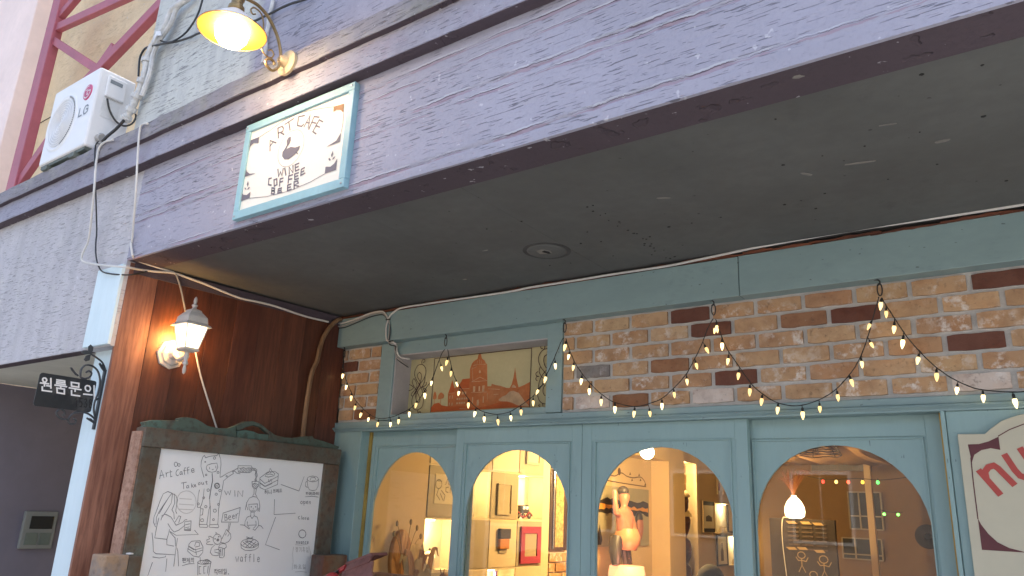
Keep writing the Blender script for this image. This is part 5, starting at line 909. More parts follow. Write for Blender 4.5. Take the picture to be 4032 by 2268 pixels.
# ------------------------------------------------------------------ little wooden house with plank roof in front of the doors
Hs = thing('wooden_birdhouse', (-2.42, 2.5, 1.0), 'small wooden house with faded red plank roof below the first arched door', 'birdhouse')
m_roof = weathered('faded_red_roof', (.20, .075, .06), (.24, .115, .095), True, (1, 1, 1), .5)
m_redp = plain('bright_red_edge', (.34, .03, .03), .55, var=.25, scale=18)
def slab(name, q, y0, y1, mat): MB().prism(q, 'Y', y0, y1).build(name, mat, Hs, bev=.003)
slab('roof_plank', [(-2.592, 1.306), (-2.442, 1.356), (-2.436, 1.345), (-2.586, 1.292)], 2.40, 2.50, m_roof)
def plank3(name, a, b, w, t, mat):
    a, b = Vector(a), Vector(b); d = (b - a).normalized(); s_ = Vector(w); n_ = d.cross(s_).normalized() * t
    MB().add([a, b, b + s_, a + s_, a + n_, b + n_, b + s_ + n_, a + s_ + n_], [(0, 1, 2, 3), (4, 5, 6, 7), (0, 1, 5, 4), (1, 2, 6, 5), (2, 3, 7, 6), (3, 0, 4, 7)]).build(name, mat, Hs, bev=.002)
plank3('roof_plank', (-2.575, 2.40, 1.302), (-2.428, 2.40, 1.352), (.018, -.035, -.028), .008, m_roof)
plank3('roof_plank', (-2.575, 2.372, 1.272), (-2.395, 2.372, 1.330), (.04, -.045, -.05), .010, m_roof)
plank3('roof_plank', (-2.555, 2.325, 1.225), (-2.345, 2.325, 1.292), (.05, -.05, -.06), .010, m_roof)
plank3('red_fascia', (-2.625, 2.39, 1.278), (-2.578, 2.39, 1.301), (.012, -.02, -.018), .012, m_redp)
plank3('dark_rafter', (-2.70, 2.38, 1.245), (-2.60, 2.38, 1.280), (.01, -.03, -.012), .012, m_black)
MB().box(-2.60, -2.33, 2.40, 2.62, .95, 1.26).build('body', m_roof, Hs)
MB().ball((-2.585, 2.33, 1.235), .035, 14, 9).build('red_knob', m_redp, Hs, sm=True)
MB().box(-2.49, -2.44, 2.48, 2.53, .12, .95).build('stake', m_stub2, Hs)

# ------------------------------------------------------------------ round-topped shop board at the right
m_nb = plain('cream_board_paint', (.50, .465, .34), .5, var=.04, scale=3, bump=.03)
m_nr = plain('brick_red_lettering', (.42, .055, .04), .5, var=.12, scale=12, bump=0)
m_nm = plain('maroon_paint', (.10, .018, .022), .5, var=.12, scale=12, bump=0)
Ns = thing('shop_board', (0, 2.98, 1.0), 'cream board with stepped round top and red letters beside the fourth door', 'sign')
ed = D2(N_EDGE)[0]
ed = ed + [(-.045, 1.934), (0, 1.937)]
out = [(-.292, .95)] + ed + [(-u, v) for u, v in ed[::-1][1:]] + [(.292, .95)]
npn = MB().prism(out, 'Y', 2.974, 2.992).build('board', m_nb, Ns, bev=.002)
nt_ = D2(N_TEXT)
MB().ribbon(nt_[:2], 'Y', 2.9728, .019, .0001).build('letter_n', m_nr, npn)
MB().ribbon(nt_[2:], 'Y', 2.9728, .019, .0001).build('letter_u', m_nr, npn)
nf = D2(N_FILL)
for q in nf + [[(-u, v) for u, v in p] for p in nf]: MB().fill([q], 'Y', 2.9732).build('corner_mark', m_nm, npn)
nl = D2(N_LINE)
MB().ribbon(nl + [[(-u, v) for u, v in p] for p in nl], 'Y', 2.973, .0032).build('border_line', m_nm, npn)
MB().ribbon([[(-.093 + .05 * math.cos(R(a)), 1.395 + .05 * math.sin(R(a))) for a in range(60, 301, 20)]], 'Y', 2.9726, .019).build('lower_letter', m_nr, npn)

# ------------------------------------------------------------------ hooks and light string
m_wire = plain('dark_green_wire', (.012, .013, .011), .6, bump=0)
m_bulb = glow('warm_mini_bulb', (1, .70, .28), .62)
m_bulbs = [m_bulb, glow('dim_mini_bulb', (1, .66, .24), .42), glow('bright_mini_bulb', (1, .74, .34), 1.0)]
hook_lab = ['iron hook with twist of wire at the far left end of the header', 'iron hook with long ring above the painted skyline', 'iron hook with ring at the post between painting and bricks', 'iron hook with oval ring above the third door', 'round eye hook with ring above the fourth door']
for (x, z), lb in zip(D2(HOOKS)[0], hook_lab):
    h = thing('hook', (x, 2.955, z), lb, 'hook', 'hooks along the header')
    MB().tube(smooth([(x - .02, 2.965, 2.437), (x - .004, 2.955, 2.432), (x + .003, 2.955, 2.424), (x, 2.955, 2.413), (x - .008, 2.955, 2.412)], 4), .0028, 6).build('hook_stem', m_black, h, sm=True)
    MB().tube([(x + .0085 * math.sin(2 * math.pi * i / 18), 2.955 + .001 * i / 18, 2.394 + .024 * math.cos(2 * math.pi * i / 18)) for i in range(19)], .0025, 6, False).build('ring', m_black, h, sm=True)
Lt = thing('light_string', (-1.8, 2.955, 2.0), 'string of small warm lights hung in swags along the header', 'string lights')
wires = [D2(q)[0] for q in (W0, W1, W2, W3, W4)]
dense = []
for q in wires:
    pts = smooth([(u, 2.955 - .012 * math.sin(i), v) for i, (u, v) in enumerate(q)], 6)
    dense += [p for p in pts]
    w2 = [p + Vector((.0016 * math.sin(i * 1.7), .0016 * math.cos(i * 1.7), .001 * math.sin(i * .9))) for i, p in enumerate(pts)]
    MB().tube(pts, .0019, 5).tube(w2, .0014, 5).build('wire', m_wire, Lt, sm=True)
bm_ = MB().lathe([(.0062, 0), (.0078, -.006), (.0076, -.012), (.0055, -.021), (.0025, -.029), (.0001, -.032)], (0, 0, 0), 10).mesh('bulb', sm=True)
bm_.materials.append(m_bulb)
sk_ = MB().lathe([(.0030, .016), (.0048, .012), (.0052, 0), (.0052, -.001)], (0, 0, 0), 8).mesh('bulb_socket', sm=True)
sk_.materials.append(m_wire)
for i, (u, v) in enumerate(D2(BULBS)[0]):
    c = Vector((u, 2.953, v))
    best = min(dense, key=lambda p: (p - c - Vector((0, 0, .035))).length)
    d = (best - c); d.y *= .4
    if d.z < .3 * d.length: d.z = .3 * d.length
    d.normalize()
    top = c + d * .015
    q = d.to_track_quat('Z', 'Y').to_euler()
    k_s = rs.uniform(.76, 1.0)
    o = inst('bulb', bm_, None, Lt, top, q, (k_s, k_s, k_s * rs.uniform(.95, 1.1)))
    o.material_slots[0].link = 'OBJECT'; o.material_slots[0].material = m_bulbs[rs.randrange(3)]
    s_ = bpy.data.objects.new('bulb_socket', sk_); COL.objects.link(s_); s_.parent = o
    if (best - top).length < .12:
        MB().tube([top + d * .014, best], .0016, 4).build('bulb_lead', m_wire, Lt)
# ------------------------------------------------------------------ the room behind the glass
m_cw = plain('cream_interior_paint', (.64, .50, .32), .8, var=.04, scale=2, bump=.03)
m_cwf = plain('wood_floor', (.16, .09, .05), .5, var=.2, scale=2, stretch=(6, 1, 1))
m_ceil = plain('interior_ceiling_paint', (.55, .47, .34), .85, var=.04, scale=2)
m_greyd = plain('grey_cupboard_paint', (.36, .31, .23), .6, var=.06, scale=4)
m_creamd = plain('cream_cupboard_paint', (.64, .54, .37), .6, var=.04, scale=4)
m_nich = plain('white_niche_paint', (.78, .72, .58), .7, var=.02)
m_dark = wood('dark_brown_wood', (.035, .018, .010), (.07, .038, .02), 'Z', .4)
m_gold2 = plain('gold_leaf_print', (.48, .34, .14), .5, var=.5, scale=45, dirt=(.05, .03, .015))
Rm = thing('cafe_room', (-1.2, 6.3, 0), 'warm cream cafe interior seen through the arched doors', 'room')
WX = -3.40
MB().box(-3.6, 1.2, 3.13, 9.7, .002, .02).build('floor', m_cwf, Rm)
MB().box(-3.9, 1.2, 3.16, 9.7, 2.50, 2.56).build('ceiling', m_ceil, Rm)
MB().box(-3.55, WX, 3.13, 3.80, .02, 2.5).build('side_wall', m_cw, Rm)
MB().box(-3.55, WX - .012, 5.27, 7.60, .02, 2.5).build('side_wall', m_cw, Rm)
MB().box(-3.55, WX - .012, 8.28, 9.6, .02, 2.5).build('side_wall', m_cw, Rm)
MB().box(-3.80, -3.551, 3.70, 9.6, .02, 2.5).build('outer_wall', m_cw, Rm)
MB().box(-3.8, 1.2, 9.5, 9.7, .02, 2.5).build('back_wall', plain('ochre_back_wall', (.26, .16, .075), .8, var=.06, scale=2), Rm)
MB().box(1.1, 1.2, 3.16, 9.5, .02, 2.5).build('right_wall', m_cw, Rm)
MB().box(WX - .012, -3.22, 7.14, 7.52, .02, 2.5).build('pillar', m_cw, Rm, bev=.004)
MB().box(WX - .012, -3.20, 5.95, 7.1395, 2.09, 2.5).build('lintel', m_cw, Rm, bev=.004)
MB().box(WX - .012, -3.37, 8.20, 8.279, .02, 2.5).build('niche_jamb', m_cw, Rm)
MB().box(WX - .012, -3.37, 7.5205, 7.60, .02, 2.5).build('niche_jamb', m_cw, Rm)
MB().box(WX - .15, -3.371, 7.6005, 8.1995, 2.14, 2.5).build('niche_head', m_cw, Rm)
nb = MB().box(-3.55, -3.545, 7.60, 8.28, .02, 2.14).build('niche_brick_back', m_mortar, Rm)
for r in range(13):
    for k in range(4):
        y0 = 7.60 + k * .2 + (0 if r % 2 else -.1); y1 = y0 + .19
        y0, y1 = max(7.602, y0), min(8.278, y1)
        if y1 - y0 < .04: continue
        MB().box(-3.546, -3.53 + rs.uniform(0, .012), y0, y1, .78 + r * .105, .78 + r * .105 + .092).build('brick', m_brick, nb, bev=.004)
bw = MB().box(WX - .012, WX - .006, 5.262, 5.95, .02, 1.25).build('brick_dado', m_mortar, Rm)
for r in range(4):
    for k in range(4):
        y0 = 5.265 + k * .2 - (.1 if r % 2 else 0); y1 = min(y0 + .185, 5.94); y0 = max(y0, 5.266)
        MB().box(WX - .007, WX + .006 + rs.uniform(0, .006), y0, y1, 1.18 - r * .075, 1.18 - r * .075 + .064).build('brick', m_brick, bw, bev=.003)

# built-in shelf: chequer of open lit niches and closed cupboard doors
Sh = thing('cupboard_wall', (-3.55, 4.53, 0), 'built in wall of cream and grey cupboard doors with lit open niches', 'shelf')
cols = [3.802, 4.14, 4.48, 4.82, 5.16]
rows = [.82, 1.155, 1.485, 1.822, 2.16, 2.498]
opens = {(0, 1), (1, 2), (2, 0), (3, 2), (2, 4), (0, 3)}
opens = {(0, 1), (1, 2), (2, 0), (3, 2)}
T_ = .009
MB().box(-3.54, WX, 5.1605, 5.262, .02, 2.498).build('end_stile', m_creamd, Sh)
MB().box(-3.55, -3.541, 3.802, 5.262, .02, 2.498).build('back_panel', m_nich, Sh)
MB().box(-3.54, WX - .006, 3.802, 5.16, .02, .8195).build('plinth', m_greyd, Sh)
for r in range(1, 5):
    MB().box(-3.54, WX - .001, 3.802, 5.1595, rows[r] - T_, rows[r] + T_).build('shelf_board', m_creamd, Sh)
for r in range(5):
    for c in range(1, 4):
        MB().box(-3.54, WX - .002, cols[c] - T_ + .0005, cols[c] + T_ - .0005, rows[r] + T_ + .0005, rows[r + 1] - T_ - .0005).build('divider', m_creamd, Sh)
m_spot_l = glow('niche_spot', (1, .80, .48), 6)
def niche_spot(par, y, z, p):
    o = MB().lathe([(.030, 0), (.028, -.008), (.0001, -.009)], (-3.455, y, z), 16).build('downlight', m_spot_l, par, sm=True)
    lamp_light(o, (-3.455, y, z - .05), p, (1, .72, .34), .025)
for c in range(4):
    for r in range(5):
        y0, y1, z0, z1 = cols[c] + T_, cols[c + 1] - T_, rows[r] + T_, rows[r + 1] - T_
        if (c, r) in opens:
            niche_spot(Sh, (y0 + y1) / 2 - .06, z1 - .001, 1.1)
            continue
        m = m_greyd if (c + r) % 2 == 0 else m_creamd
        MB().box(-3.42, WX + .004, y0 - .004, y1 + .004, z0 - .004, z1 + .004).build('cupboard_door', m, Sh, bev=.002)
def pic(name, y0, y1, z0, z1, fmat, imat, label, cat='picture', x=WX + .005, fw_=.018, art=None):
    p = thing(name, (x, (y0 + y1) / 2, z0), label, cat)
    MB().box(x, x + .014, y0, y0 + fw_, z0, z1).box(x, x + .014, y1 - fw_, y1, z0, z1).box(x, x + .0138, y0 + fw_, y1 - fw_, z1 - fw_, z1).box(x, x + .0138, y0 + fw_, y1 - fw_, z0, z0 + fw_).build('frame', fmat, p)
    im = MB().box(x, x + .006, y0 + fw_, y1 - fw_, z0 + fw_, z1 - fw_).build('image', imat, p)
    if art:
        for polys, mt, nm in art: MB().fill(polys, 'X', x + .0066).build(nm, mt, im)
    return p
m_paper = plain('cream_paper', (.66, .60, .45), .8, var=.04, scale=6)
m_sketch = plain('sketch_grey', (.20, .18, .13), .8, bump=0)
m_magf = plain('magenta_frame', (.32, .02, .06), .4, var=.1)
m_redpic = plain('dull_red_print', (.30, .05, .03), .7)
# poster on the first cupboard door
po = thing('poster', (WX + .006, 3.96, 1.58), 'pencil sketch poster pinned on a cupboard door inside the first arch', 'poster')
pq = MB().box(WX + .0045, WX + .0065, 3.865, 4.085, 1.575, 1.765).build('sheet', m_paper, po)
MB().ribbon([[(3.90 + .03 * math.cos(a * .5), 1.70 + .03 * math.sin(a * .5)) for a in range(13)], [(3.885, 1.72), (3.93, 1.72)], [(3.90, 1.67), (3.885, 1.63), (3.92, 1.60)], [(3.93, 1.66), (3.97, 1.63), (3.96, 1.595)], [(3.92, 1.64), (3.94, 1.615), (3.95, 1.60)]], 'X', WX + .0072, .006, .0001).ribbon([[(3.97, 1.70), (3.985, 1.74), (4.0, 1.70)], [(4.01, 1.70), (4.01, 1.74), (4.03, 1.73), (4.012, 1.72), (4.03, 1.70)], [(4.0, 1.685), (3.975, 1.68), (3.975, 1.655), (4.0, 1.65)], [(4.02, 1.68), (4.02, 1.65)], [(4.035, 1.665), (4.06, 1.67), (4.055, 1.65)]], 'X', WX + .0070, .006).build('sketch', m_sketch, pq)
# picture leaning in the second niche
ln = thing('leaning_picture', (-3.47, 4.22, 1.495), 'wooden picture frame leaning inside the lit niche behind the second arch', 'picture')
MB().tube([(-3.50, 4.16, 1.80), (-3.44, 4.29, 1.51)], .009, 4).tube([(-3.44, 4.29, 1.503), (-3.44, 4.16, 1.503)], .009, 4).build('frame', m_dark, ln)
MB().add([(-3.50, 4.145, 1.80), (-3.505, 4.16, 1.80), (-3.448, 4.285, 1.51), (-3.446, 4.15, 1.505)], [(0, 1, 2, 3)]).build('image', m_paper, ln)
# black and orange tin holder on the cream door
tb = thing('tin_holder', (WX + .004, 4.65, 1.275), 'black and orange packet hanging on a cream cupboard door', 'packet')
MB().box(WX + .0045, WX + .03, 4.583, 4.712, 1.355, 1.425).build('black_half', plain('black_packet', (.02, .02, .022), .4), tb, bev=.004)
MB().box(WX + .0045, WX + .028, 4.585, 4.700, 1.285, 1.3545).build('orange_half', plain('orange_packet', (.50, .19, .02), .5), tb, bev=.004)
MB().box(WX + .0045, WX + .012, 4.60, 4.69, 1.255, 1.2845).build('grey_tab', m_greyd, tb)
pic('magenta_frame_picture', 4.862, 5.128, 1.178, 1.442, m_magf, m_greyd, 'magenta framed picture on the grey cupboard door under the toy car', fw_=.05)
pic('cupboard_frame', 4.90, 5.09, 1.90, 2.06, m_greyd, m_creamd, 'pale square moulding on the top cupboard door', 'panel')
pic('faded_print', 4.55, 4.72, 1.52, 1.74, m_greyd, plain('faded_print', (.42, .36, .26), .7), 'faded grey print on the cupboard door between the lit niches', fw_=.008)
# toy car
Tc = thing('toy_car', (-3.44, 4.94, 1.495), 'small vintage toy car standing in the lit niche', 'toy car')
m_tc = plain('black_toy_enamel', (.02, .018, .016), .25, bump=0); m_tr = plain('red_toy_enamel', (.25, .03, .02), .25, bump=0); m_chr = plain('chrome_toy', (.7, .7, .68), .15, .9, bump=0)
cy, cz, cx = 4.93, 1.497, -3.44
MB().prism([(cy - .02, cz + .03), (cy - .02, cz + .075), (cy + .05, cz + .078), (cy + .06, cz + .03)], 'X', cx - .022, cx + .022).build('cabin', m_tc, Tc, bev=.006)
MB().prism([(cy - .075, cz + .018), (cy - .07, cz + .042), (cy - .02, cz + .046), (cy - .02, cz + .018)], 'X', cx - .018, cx + .018).build('bonnet', m_tc, Tc, bev=.005)
MB().tube(smooth([(cx + .022, cy - .09, cz + .018), (cx + .022, cy - .06, cz + .036), (cx + .022, cy - .03, cz + .014), (cx + .022, cy + .02, cz + .014), (cx + .022, cy + .05, cz + .036), (cx + .022, cy + .08, cz + .018)], 4), .006, 6).build('running_board', m_tr, Tc, sm=True)
for yy in (cy - .058, cy + .052):
    for xx in (cx - .022, cx + .022):
        wl = MB().lathe([(.016, -.004), (.018, 0), (.016, .004)], (xx, yy, cz + .016), 16, Mx).build('wheel', m_tc, Tc, sm=True)
        MB().lathe([(.009, .0045), (.0001, .0055)], (xx, yy, cz + .016), 10, Mx).build('hub', m_chr, wl)
for xx in (-.012, .012): MB().ball((cx + xx, cy - .077, cz + .034), .007, 8, 6).build('headlight', m_chr, Tc, sm=True)
for (ya, yb) in ((cy - .012, cy + .012), (cy + .02, cy + .045)): MB().box(cx + .0221, cx + .0228, ya, yb, cz + .052, cz + .070).build('window', m_chr, Tc)
Tc.scale = (1.3, 1.3, 1.3)
# things in the first niche
Gd = thing('glass_cloche', (-3.46, 3.93, 1.165), 'glass dome with white base in the low lit niche', 'glass dome')
MB().lathe([(.045, 0), (.045, .06), (.038, .09), (.02, .108), (.0001, .112)], (-3.46, 3.93, 1.167), 20).build('dome', plain('milky_glass', (.75, .70, .55), .2, bump=0), Gd, sm=True)
MB().ball((-3.46, 3.93, 1.287), .008, 8, 6).build('knob', m_dark, Gd)
br_ = thing('wine_bottle', (-3.46, 4.66, .83), 'dark wine bottle standing in the lowest lit niche of the second arch', 'bottle')
MB().lathe([(.034, 0), (.036, .01), (.036, .17), (.030, .20), (.014, .225), (.013, .285)], (-3.46, 4.66, .831), 18).build('body', plain('dark_bottle_glass', (.02, .03, .015), .1, bump=0), br_, sm=True)
MB().lathe([(.0145, .0), (.0155, .01), (.0155, .05), (.0001, .053)], (-3.46, 4.66, 1.08), 14).build('capsule', plain('purple_capsule', (.10, .05, .16), .4, bump=0), br_, sm=True)
# tall dark wall hanging beside the cupboards
Hg = thing('wall_hanging', (WX, 5.37, 1.19), 'tall dark frame with narrow gold printed strip beside the cupboards', 'wall hanging')
MB().box(WX - .011, WX + .012, 5.262, 5.52, 1.262, 1.94).build('frame', m_dark, Hg, bev=.004)
MB().box(WX + .0125, WX + .015, 5.335, 5.455, 1.29, 1.87).build('gold_strip', m_gold2, Hg)
MB().tube([(WX + .02, 5.30, 1.28), (WX + .02, 5.30, 1.90)], .006, 8).build('glazing_bar', m_chr, Hg)
# wooden disc with dried stems, dried plant and giraffe in the first arch
m_disc = wood('orange_cut_wood', (.38, .17, .05), (.52, .27, .09), 'Z', .6)
Dc = thing('wooden_disc', (-3.37, 3.56, 1.26), 'round orange wooden slice on the cream wall inside the first arch', 'wood slice')
MB().lathe([(.150, 0), (.152, .004), (.152, .026), (.146, .03), (.0001, .03)], (WX + .001, 3.575, 1.245), 32, Matrix.Diagonal((1, .58, 1.1)) @ Mx).build('slice', m_disc, Dc, sm=True)
m_dry = plain('dried_leaf', (.62, .45, .20), .8, var=.2, scale=20)
m_dry2 = plain('dried_seed_head', (.30, .22, .12), .8, var=.2, scale=20)
St = thing('dried_bouquet', (-3.36, 3.6, 1.15), 'thin dried stems with seed heads around the wooden slice', 'dried flowers')
for k, (dy, dz) in enumerate(((-.09, .19), (.03, .20), (.09, .165), (.13, .115), (-.11, .13))):
    b0 = (-3.355, 3.585, 1.18); tip = (-3.352, 3.585 + dy, 1.258 + dz)
    s0 = MB().tube(smooth([b0, (-3.35, 3.585 + dy * .6, 1.27 + dz * .5), tip], 4), .0018, 5).build('stem', m_dry2, St)
    MB().ball(tip, .014, 8, 6, (.5, .8, 1.3)).build('seed_head', m_dry2, s0, sm=True)
Dp = thing('dried_plant', (-3.22, 3.52, 1.0), 'dried corn leaves standing in a pot inside the first arch', 'dried plant')
rl = random.Random(11)
for k in range(15):
    by, bx = 3.56 + rl.uniform(-.05, .06), -3.24 + rl.uniform(-.04, .05)
    ty = by + rl.uniform(-.10, .14); tz = 1.16 + rl.uniform(.02, .19); tx = bx + rl.uniform(-.06, .08)
    wd = rl.uniform(.016, .034); vs = []; fs = []
    for i in range(8):
        t = i / 7
        c = Vector((bx + (tx - bx) * t, by + (ty - by) * t * t, .95 + (tz - .95) * math.sin(t * 1.9) / math.sin(1.9) if t < .9 else .95 + (tz - .95) * (1 - (t - .8) * .5)))
        h = wd * math.sin(math.pi * min(1, .15 + .85 * t)) + .001
        vs += [c + Vector((0, -h, .2 * h)), c + Vector((.006, h, -.2 * h))]
    fs = [(2 * i, 2 * i + 1, 2 * i + 3, 2 * i + 2) for i in range(7)]
    MB().add(vs, fs).build('leaf', m_dry if k % 3 else m_disc, Dp, sm=True)
MB().lathe([(.05, .72), (.07, .80), (.075, .93), (.065, .96), (.06, .955)], (-3.24, 3.56, 0), 18).build('pot', m_greyd, Dp, sm=True)
Ta = thing('side_table', (-3.2, 3.62, .02), 'low dark table under the dried plant', 'table')
MB().box(-3.38, -3.05, 3.40, 3.84, .69, .72).build('top', m_dark, Ta)
for xx in (-3.36, -3.08):
    for yy in (3.43, 3.80): MB().box(xx - .015, xx + .015, yy - .015, yy + .015, .02, .69).build('leg', m_dark, Ta)
m_gir = plain('brown_giraffe', (.20, .08, .03), .6, var=.4, scale=30)
Gi = thing('giraffe_figurine', (-3.2, 3.70, .72), 'little brown giraffe figurine beside the dried plant', 'figurine')
gx, gy = -3.18, 3.70
MB().tube(smooth([(gx, gy - .06, .98), (gx, gy + .0, .99), (gx, gy + .03, 1.03), (gx, gy + .035, 1.10), (gx, gy + .04, 1.155), (gx, gy + .075, 1.158), (gx, gy + .10, 1.145)], 4), [.034] * 4 + [.034, .032, .03, .027] + [.022, .02, .018, .017] + [.015, .014, .014, .014] + [.014] * 4 + [.013, .012, .01, .008] + [.006], 10).build('body', m_gir, Gi, sm=True)
for dy in (-.05, .02):
    for dx in (-.016, .016): MB().tube([(gx + dx, gy + dy, .97), (gx + dx, gy + dy, .722)], [.012, .007], 7).build('leg', m_gir, Gi, sm=True)
for dx in (-.01, .01): MB().tube([(gx + dx, gy + .045, 1.165), (gx + dx * 1.6, gy + .04, 1.195)], .003, 5).build('horn', m_gir, Gi)

# mural and generic figure in the third arch
m_mur = plain('grey_green_mural', (.34, .32, .24), .8, var=.06, scale=4)
m_mblk = plain('mural_black', (.03, .022, .018), .8, var=.3); m_mor = plain('mural_orange', (.60, .28, .05), .8)
Mu = thing('mural_panel', (WX, 6.55, 1.29), 'grey green mural board with dark and orange landscape bands behind the third arch', 'mural')
mp = MB().box(WX - .0115, WX + .004, 5.96, 7.05, 1.285, 1.805).build('panel', m_mur, Mu)
def rag(y0, y1, z0, z1, n=16, j=.02):
    r_ = random.Random(int(z0 * 1000))
    return [(y0 + (y1 - y0) * i / n, z0 + r_.uniform(-j, j)) for i in range(n + 1)] + [(y1 - (y1 - y0) * i / n, z1 + r_.uniform(-j, j)) for i in range(n + 1)]
MB().fill([rag(5.97, 7.04, 1.565, 1.69, 18, .018)], 'X', WX + .0046).build('dark_band', m_mblk, mp)
MB().fill([rag(6.05, 6.42, 1.605, 1.645, 8, .012), rag(6.55, 7.03, 1.60, 1.63, 8, .012)], 'X', WX + .0052).build('orange_band', m_mor, mp)
MB().fill([[(6.02, 1.30), (6.10, 1.30), (6.12, 1.34), (6.07, 1.47), (6.04, 1.40), (6.0, 1.33)], [(6.40, 1.42), (6.43, 1.52), (6.40, 1.70), (6.37, 1.5)]], 'X', WX + .0050).build('painted_trees', m_mblk, mp)
m_vine = plain('dark_vine_paint', (.10, .055, .03), .8, bump=0)
Vi = thing('wall_vine_decal', (WX, 6.5, 1.86), 'painted vine with small bird on the cream wall above the mural', 'wall decal')
vn = MB().ribbon([[(p.x, p.y) for p in smooth([(6.10, 1.93, 0), (6.25, 1.905, 0), (6.38, 1.90, 0), (6.50, 1.935, 0), (6.62, 1.91, 0), (6.75, 1.905, 0), (6.90, 1.92, 0), (6.98, 1.89, 0), (7.02, 1.85, 0)], 5)], [(6.1, 1.855), (6.55, 1.842), (7.02, 1.835)]], 'X', WX - .0105, .010, .0001)
vn.fill([[(6.46 + .03 * math.cos(a * .6), 1.945 + .035 * math.sin(a * .6)) for a in range(11)]] + [[(y, z), (y + .02, z + .03), (y + .04, z + .005)] for y, z in ((6.66, 1.925), (6.85, 1.925), (6.88, 1.88), (6.98, 1.84), (6.70, 1.87))], 'X', WX - .0100).build('vine', m_vine, Vi)
# plain painted figure with a raised arm on a lit drum table
m_skin = plain('pink_painted_figure', (.36, .15, .11), .45, var=.06, scale=10)
m_fig2 = plain('black_painted_base', (.03, .026, .028), .45)
Fg = thing('painted_statue', (-3.1, 6.0, 1.16), 'pink painted statue with raised arm and dark plinth feet behind the third arch', 'statue')
X0 = -3.08
def skinfig(name, joints, edges, mat, par, sub=2):
    me = bpy.data.meshes.new(name)
    b = ORG[par.name]
    me.from_pydata([tuple(Vector(j[:3]) - Vector(b)) for j in joints], edges, [])
    o = bpy.data.objects.new(name, me); COL.objects.link(o); o.parent = par; ORG[o.name] = b
    m = o.modifiers.new('skin', 'SKIN'); m.use_smooth_shade = True
    for i, j in enumerate(joints):
        sv = me.skin_vertices[0].data[i]; sv.radius = (j[3], j[3]) if len(j) < 5 else (j[3], j[4]); sv.use_root = (i == 0)
    s2 = o.modifiers.new('sub', 'SUBSURF'); s2.levels = sub; s2.render_levels = sub
    me.materials.append(mat)
    return o
fy = 5.93
skinfig('body', [(X0, fy, 1.38, .075, .095), (X0, fy, 1.47, .062, .085), (X0, fy - .01, 1.565, .060, .092), (X0, fy - .01, 1.615, .030), (X0, fy - .005, 1.645, .030), (X0, fy - .005, 1.69, .052), (X0, fy, 1.745, .044),
    (X0, fy - .105, 1.57, .032), (X0 + .01, fy - .165, 1.565, .027), (X0 + .01, fy - .185, 1.66, .021), (X0, fy - .175, 1.76, .018),
    (X0, fy + .085, 1.57, .034), (X0 + .02, fy + .125, 1.47, .028), (X0 + .03, fy + .12, 1.36, .022), (X0 + .035, fy + .13, 1.27, .018)],
    [(0, 1), (1, 2), (2, 3), (3, 4), (4, 5), (5, 6), (2, 7), (7, 8), (8, 9), (9, 10), (2, 11), (11, 12), (12, 13), (13, 14)], m_skin, Fg)
MB().lathe([(.0001, 1.275), (.07, 1.285), (.108, 1.33), (.112, 1.385), (.085, 1.45)], (X0 + .02, fy + .01, 0), 20).build('tunic', plain('orange_painted_tunic', (.42, .20, .11), .45), Fg, sm=True)
for dy, rr_ in ((-.13, .062), (.02, .042), (.09, .036)):
    MB().tube([(X0 - .03, fy + dy * .6, 1.37), (X0 - .02, fy + dy, 1.27), (X0, fy + dy * 1.15, 1.165)], [rr_, rr_ * .85, rr_ * .5], 10).build('dark_leg', m_fig2, Fg, sm=True)
MB().ball((X0 - .012, fy - .002, 1.752), .050, 12, 8, (1, .92, .85)).build('hair', m_fig2, Fg, sm=True)
Ms = thing('wall_mask', (WX, 6.82, 1.33), 'pink oval carved mask hanging on the mural', 'mask')
MB().ball((WX + .03, 6.80, 1.46), .085, 16, 10, (.35, .62, 1.45)).build('face', m_skin, Ms, sm=True)
MB().ball((WX + .022, 6.80, 1.53), .07, 14, 8, (.5, .72, .9)).build('brow', m_fig2, Ms, sm=True)
Dl = thing('drum_lamp', (-3.05, 5.92, .72), 'low glowing drum lamp under the pink statue', 'lamp')
MB().lathe([(.15, .72), (.15, 1.10), (.14, 1.155), (.0001, 1.16)], (-3.07, 5.95, 0), 28).build('shade', glow('pink_lamp_shade', (1, .42, .22), .42), Dl, sm=True)
lamp_light(Dl, (-2.90, 5.75, 1.22), 1.3, (1, .36, .22), .05)
Tb = thing('lamp_table', (-3.07, 5.95, .02), 'dark square table under the drum lamp', 'table')
MB().box(-3.30, -2.84, 5.72, 6.18, .68, .72).build('top', m_dark, Tb)
for xx in (-3.27, -2.87):
    for yy in (5.75, 6.15): MB().box(xx - .02, xx + .02, yy - .02, yy + .02, .02, .68).build('leg', m_dark, Tb)
# carved totem in the niche
m_cap = plain('pale_carved_cap', (.62, .50, .28), .6)
m_tot = wood('carved_red_wood', (.06, .022, .014), (.17, .07, .04), 'Z', .4)
To = thing('carved_totem', (-3.42, 7.93, .02), 'dark carved wooden totem with pale caps in the brick niche', 'sculpture')
MB().box(-3.53, -3.50, 7.66, 8.05, .02, 1.90).build('back_board', m_dark, To)
for k, (zc, yc) in enumerate(((1.72, 7.86), (1.52, 7.90), (1.24, 7.92), (.98, 7.92))):
    p_ = MB().lathe([(.0001, -.16), (.05, -.14), (.085, -.06), (.09, .02), (.075, .08), (.05, .11), (.0001, .115)], (-3.42, yc, zc), 18).build('carved_figure', m_tot, To, sm=True)
    if k < 2:
        MB().lathe([(.105, .05), (.10, .075), (.07, .115), (.0001, .135)], (-3.42, yc, zc), 18).build('cap', m_cap, p_, sm=True)
    MB().ball((-3.34, yc - .02, zc + .0), .022, 8, 6, (1, .6, 1.3)).build('nose', m_tot, p_, sm=True)
